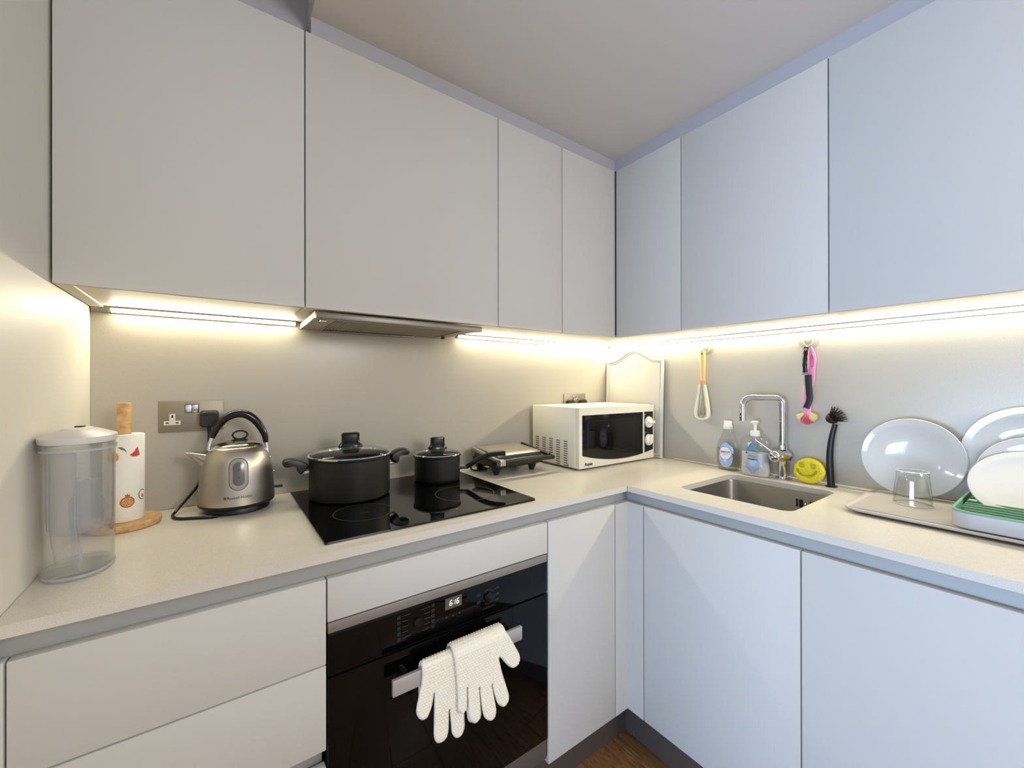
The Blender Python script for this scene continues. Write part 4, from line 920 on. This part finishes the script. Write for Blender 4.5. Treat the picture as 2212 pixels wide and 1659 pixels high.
bm = nb(); loft(bm, [[rk(x, y, k, z) for x, y in RK] for z, k in ((.962, 1.003), (.9655, 1.003), (.9665, .99), (.9655, .972), (.950, .970), (.950, .98), (.962, 1.003))], False, False)
gm = part('green_rim', bm, GREEN, t, world=True, label='green silicone rim')
bm = nb(); slab(bm, [tuple(rk(x, y, .965, 0))[:2] for x, y in RK], [], .9325, .9345); part('green_floor', bm, GREEND, gm, False, world=True)
for k in range(9):
    x = 1.4275+.0275*k-.0022; e = .004 if k else .012
    part('slat', box(nb(), x, x+.0044, -.155, .174-e, .9348, .9645, .001, 1), GREEN, gm, world=True)
bm = nb(); lathe(bm, [(.008, .9655), (.008, .9672), (.006, .968), (0, .968)], 1.535, .160, 20); part('rim_tab', bm, mat('pale_green_tab', (150, 186, 148), .5), gm, world=True)

# ------------------------------------------------------------------ plates
def plate_obj(label, c, r, tilt, yaw=0, depth=.022, well=.62, name='plate', face=1):
    """c: centre; the plate stands on edge leaning back (+x) by tilt from the vertical"""
    t = thing(name, label, 'plate', c, 0, 'white plates drying')
    b = nb(); q = lambda s_: depth*(.80*min(1, max(0, (s_-well+.15)/(.99-well)))**2.0+.20*max(0, (s_-.84)/.16)**1.0)
    up = [.0, .3, .5, .6, .68, .75, .81, .86, .89, .92, .95, .98, 1.0]
    pr = [(r*u, q(u)) for u in up]+[(r+.0012, depth+.0012)]+[(r*u-.0004, q(u)+.0032) for u in up[::-1]]
    lathe(b, pr[:], 0, 0, 80)
    Mx = Matrix.Rotation(yaw, 4, 'Z') @ Matrix.Rotation(-(PI/2-tilt)*face, 4, 'Y') @ Matrix.Translation((0, 0, -depth))
    b.transform(Mx); return part('plate_dish', b, CERAM, t), t
def foot_ring(po, r, tilt, yaw, face):
    b = nb(); lathe(b, [(r*.50, -.0025), (r*.52, -.0025), (r*.52, .001), (r*.50, .001), (r*.50, -.0025)], 0, 0, 64, cap0=False, cap1=False)
    b.transform(Matrix.Rotation(yaw, 4, 'Z') @ Matrix.Rotation(-(PI/2-tilt)*face, 4, 'Y')); part('foot_ring', b, CERAM, po)
plate_obj('round white coupe plate leaning on the wall behind the upturned tumbler', (1.662, .2953, 1.0405), .1135, .10, well=.45, depth=.026)
plate_obj('largest white plate leaning on the wall at the right edge of the photo', (1.682, .0695, 1.0715), .128, .12, well=.62, depth=.02)
plate_obj('smaller white plate in the green rack, second from the front', (1.632, .0665, 1.028), .0985, .30, well=.6, depth=.010)
po, _ = plate_obj('foremost white plate in the green rack at the right edge', (1.580, .0752, 1.013), .0975, .72, well=.6, depth=.010)

# ------------------------------------------------------------------ tumbler
t = thing('glass_tumbler', 'clear glass tumbler standing upside down on the draining tray', 'glass', (1.5615, .274, .9256))
b = nb(); lathe(b, [(.0385, 0), (.0405, .0005), (.0408, .003), (.0392, .028), (.0355, .066), (.0337, .087), (.031, .0925), (.024, .0935), (0, .0925)], 0, 0, 56, cap0=False); ob = part('outer_wall', b, TUMB, t)
b = nb(); lathe(b, [(.0385, 0), (.0372, .014), (.0345, .030), (.0300, .062), (.0275, .073), (.021, .0765), (0, .077)], 0, 0, 56, cap0=False); part('inner_wall', b, TUMB, t)
for r_, z_ in ((.0325, .0915), (.0405, .0012)):
    b = nb(); sweep(b, [(r_*math.cos(a), r_*math.sin(a), z_) for a in [2*PI*k/48 for k in range(49)]], .0011, 6, (0, 0, 1))
    part('edge_glint', b, mat('pale_glint', (226, 228, 222), .1, spec=.8), ob)  # opaque pale rings paint the bright highlights along base and mouth

# ------------------------------------------------------------------ oven gloves
GL = [(.3687, .6373), (.3676, .6008), (.3605, .57), (.3545, .5411), (.3588, .5248), (.3685, .513), (.3818, .5133), (.3926, .5354), (.3982, .5604), (.3975, .5334), (.3968, .4934), (.3968, .4628), (.4031, .4462), (.4123, .4403), (.4259, .442), (.4334, .4564), (.4354, .5058), (.4394, .4726), (.4418, .4489), (.4533, .4307), (.4688, .4304), (.4763, .4477), (.4753, .4766), (.4775, .515), (.4810, .48), (.4850, .458), (.4950, .447), (.5060, .452), (.5080, .475), (.503, .515), (.495, .56), (.495, .60), (.495, .6373)]
GR_ = [(.5902, .6373), (.6123, .5979), (.6306, .5632), (.6306, .5472), (.6224, .5374), (.6093, .5375), (.5928, .5509), (.5683, .5810), (.5738, .55), (.5845, .5144), (.5954, .4802), (.5968, .4637), (.5891, .4532), (.579, .4528), (.563, .4679), (.5525, .4968), (.5450, .5237), (.555, .4781), (.5589, .4499), (.5516, .4363), (.5394, .4369), (.524, .4533), (.5165, .4805), (.5098, .5315), (.514, .482), (.514, .4581), (.4976, .4506), (.484, .467), (.4795, .4935), (.4773, .5455), (.4770, .5023), (.4735, .4923), (.4627, .4907), (.4524, .5039), (.4513, .5477), (.4467, .6012), (.4422, .6373)]
def glove(label, ol, y_front, T, ztop, lap):
    # flat pattern: above z=.6373 the cuff carries on straight up, then the map folds it over the bar
    x0, x1 = ol[0][0], ol[-1][0]; L = .09
    n = 9; side1 = [(x1, .6373+L*k/n) for k in range(1, n+1)]; topr = [(x1+(x0-x1)*k/n, .6373+L) for k in range(1, n)]; side0 = [(x0, .6373+L*(n-k)/n) for k in range(0, n)]
    base = [(p.x, p.y) for p in cr([(a, b, 0) for a, b in ol], 3)]
    out = base+side1+topr+side0
    r = .5*(BACK-y_front); R0 = r; zc = ztop-R0
    def mp(x, s, h):
        d = s-zc
        if d <= 0: return Vector((x, y_front-h-.05*max(0, .0), s))
        a = d/R0
        if a < PI: return Vector((x, y_front+R0-(R0+h)*math.cos(a), zc+(R0+h)*math.sin(a)))
        return Vector((x, y_front+2*R0+h, zc-(d-PI*R0)))
    bm, inside, dist = pillow(out, .0085, T, .0042, mp)
    t = thing('oven_glove', label, 'oven glove', (sum(p[0] for p in ol)/len(ol), y_front, .44), 0, 'cream silicone oven gloves')
    b = part('glove_shell', bm, GLOVE, t, world=True, angle=180)
    bb = nb(); z = .445; row = 0; st = .0072
    while z < .6373+L-.006:
        x = .35+(st/2 if row % 2 else 0)
        while x < .64:
            if inside(x, z):
                d = dist(x, z)
                if d > .0045:
                    h0 = T*math.sqrt(max(0, 1-(1-min(d/.0085, 1))**2)); q = .0029
                    base_ = [bb.verts.new(mp(x+q*math.sin(a)*(1 if math.cos(a) < .3 else .8), z+q*math.cos(a), h0-.0004)) for a in [2*PI*k/6 for k in range(6)]]
                    mid = [bb.verts.new(mp(x+q*.62*math.sin(a), z+q*.62*math.cos(a), h0+.0009)) for a in [2*PI*k/6 for k in range(6)]]
                    tp = bb.verts.new(mp(x, z, h0+.0015))
                    for k in range(6): j = (k+1) % 6; bb.faces.new((base_[k], base_[j], mid[j], mid[k])); bb.faces.new((mid[k], mid[j], tp))
            x += st
        z += st*.87; row += 1
    part('raised_dots', bb, GLOVE, b, world=True, kind='stuff', angle=180)
BACK = .8765
glove('cream silicone oven glove at the left, partly under the other on the oven handle', GL, .8562, .0030, .6345, 0)
BACK = .8860
glove('cream silicone oven glove at the right, overlapping the other on the oven handle', GR_, .8455, .0040, .6450, 0)
for x in (.343, .628): part('handle_post', box(nb(), x-.006, x+.006, .8716, .9118, .597, .611, .001), BLK, hb, world=True)
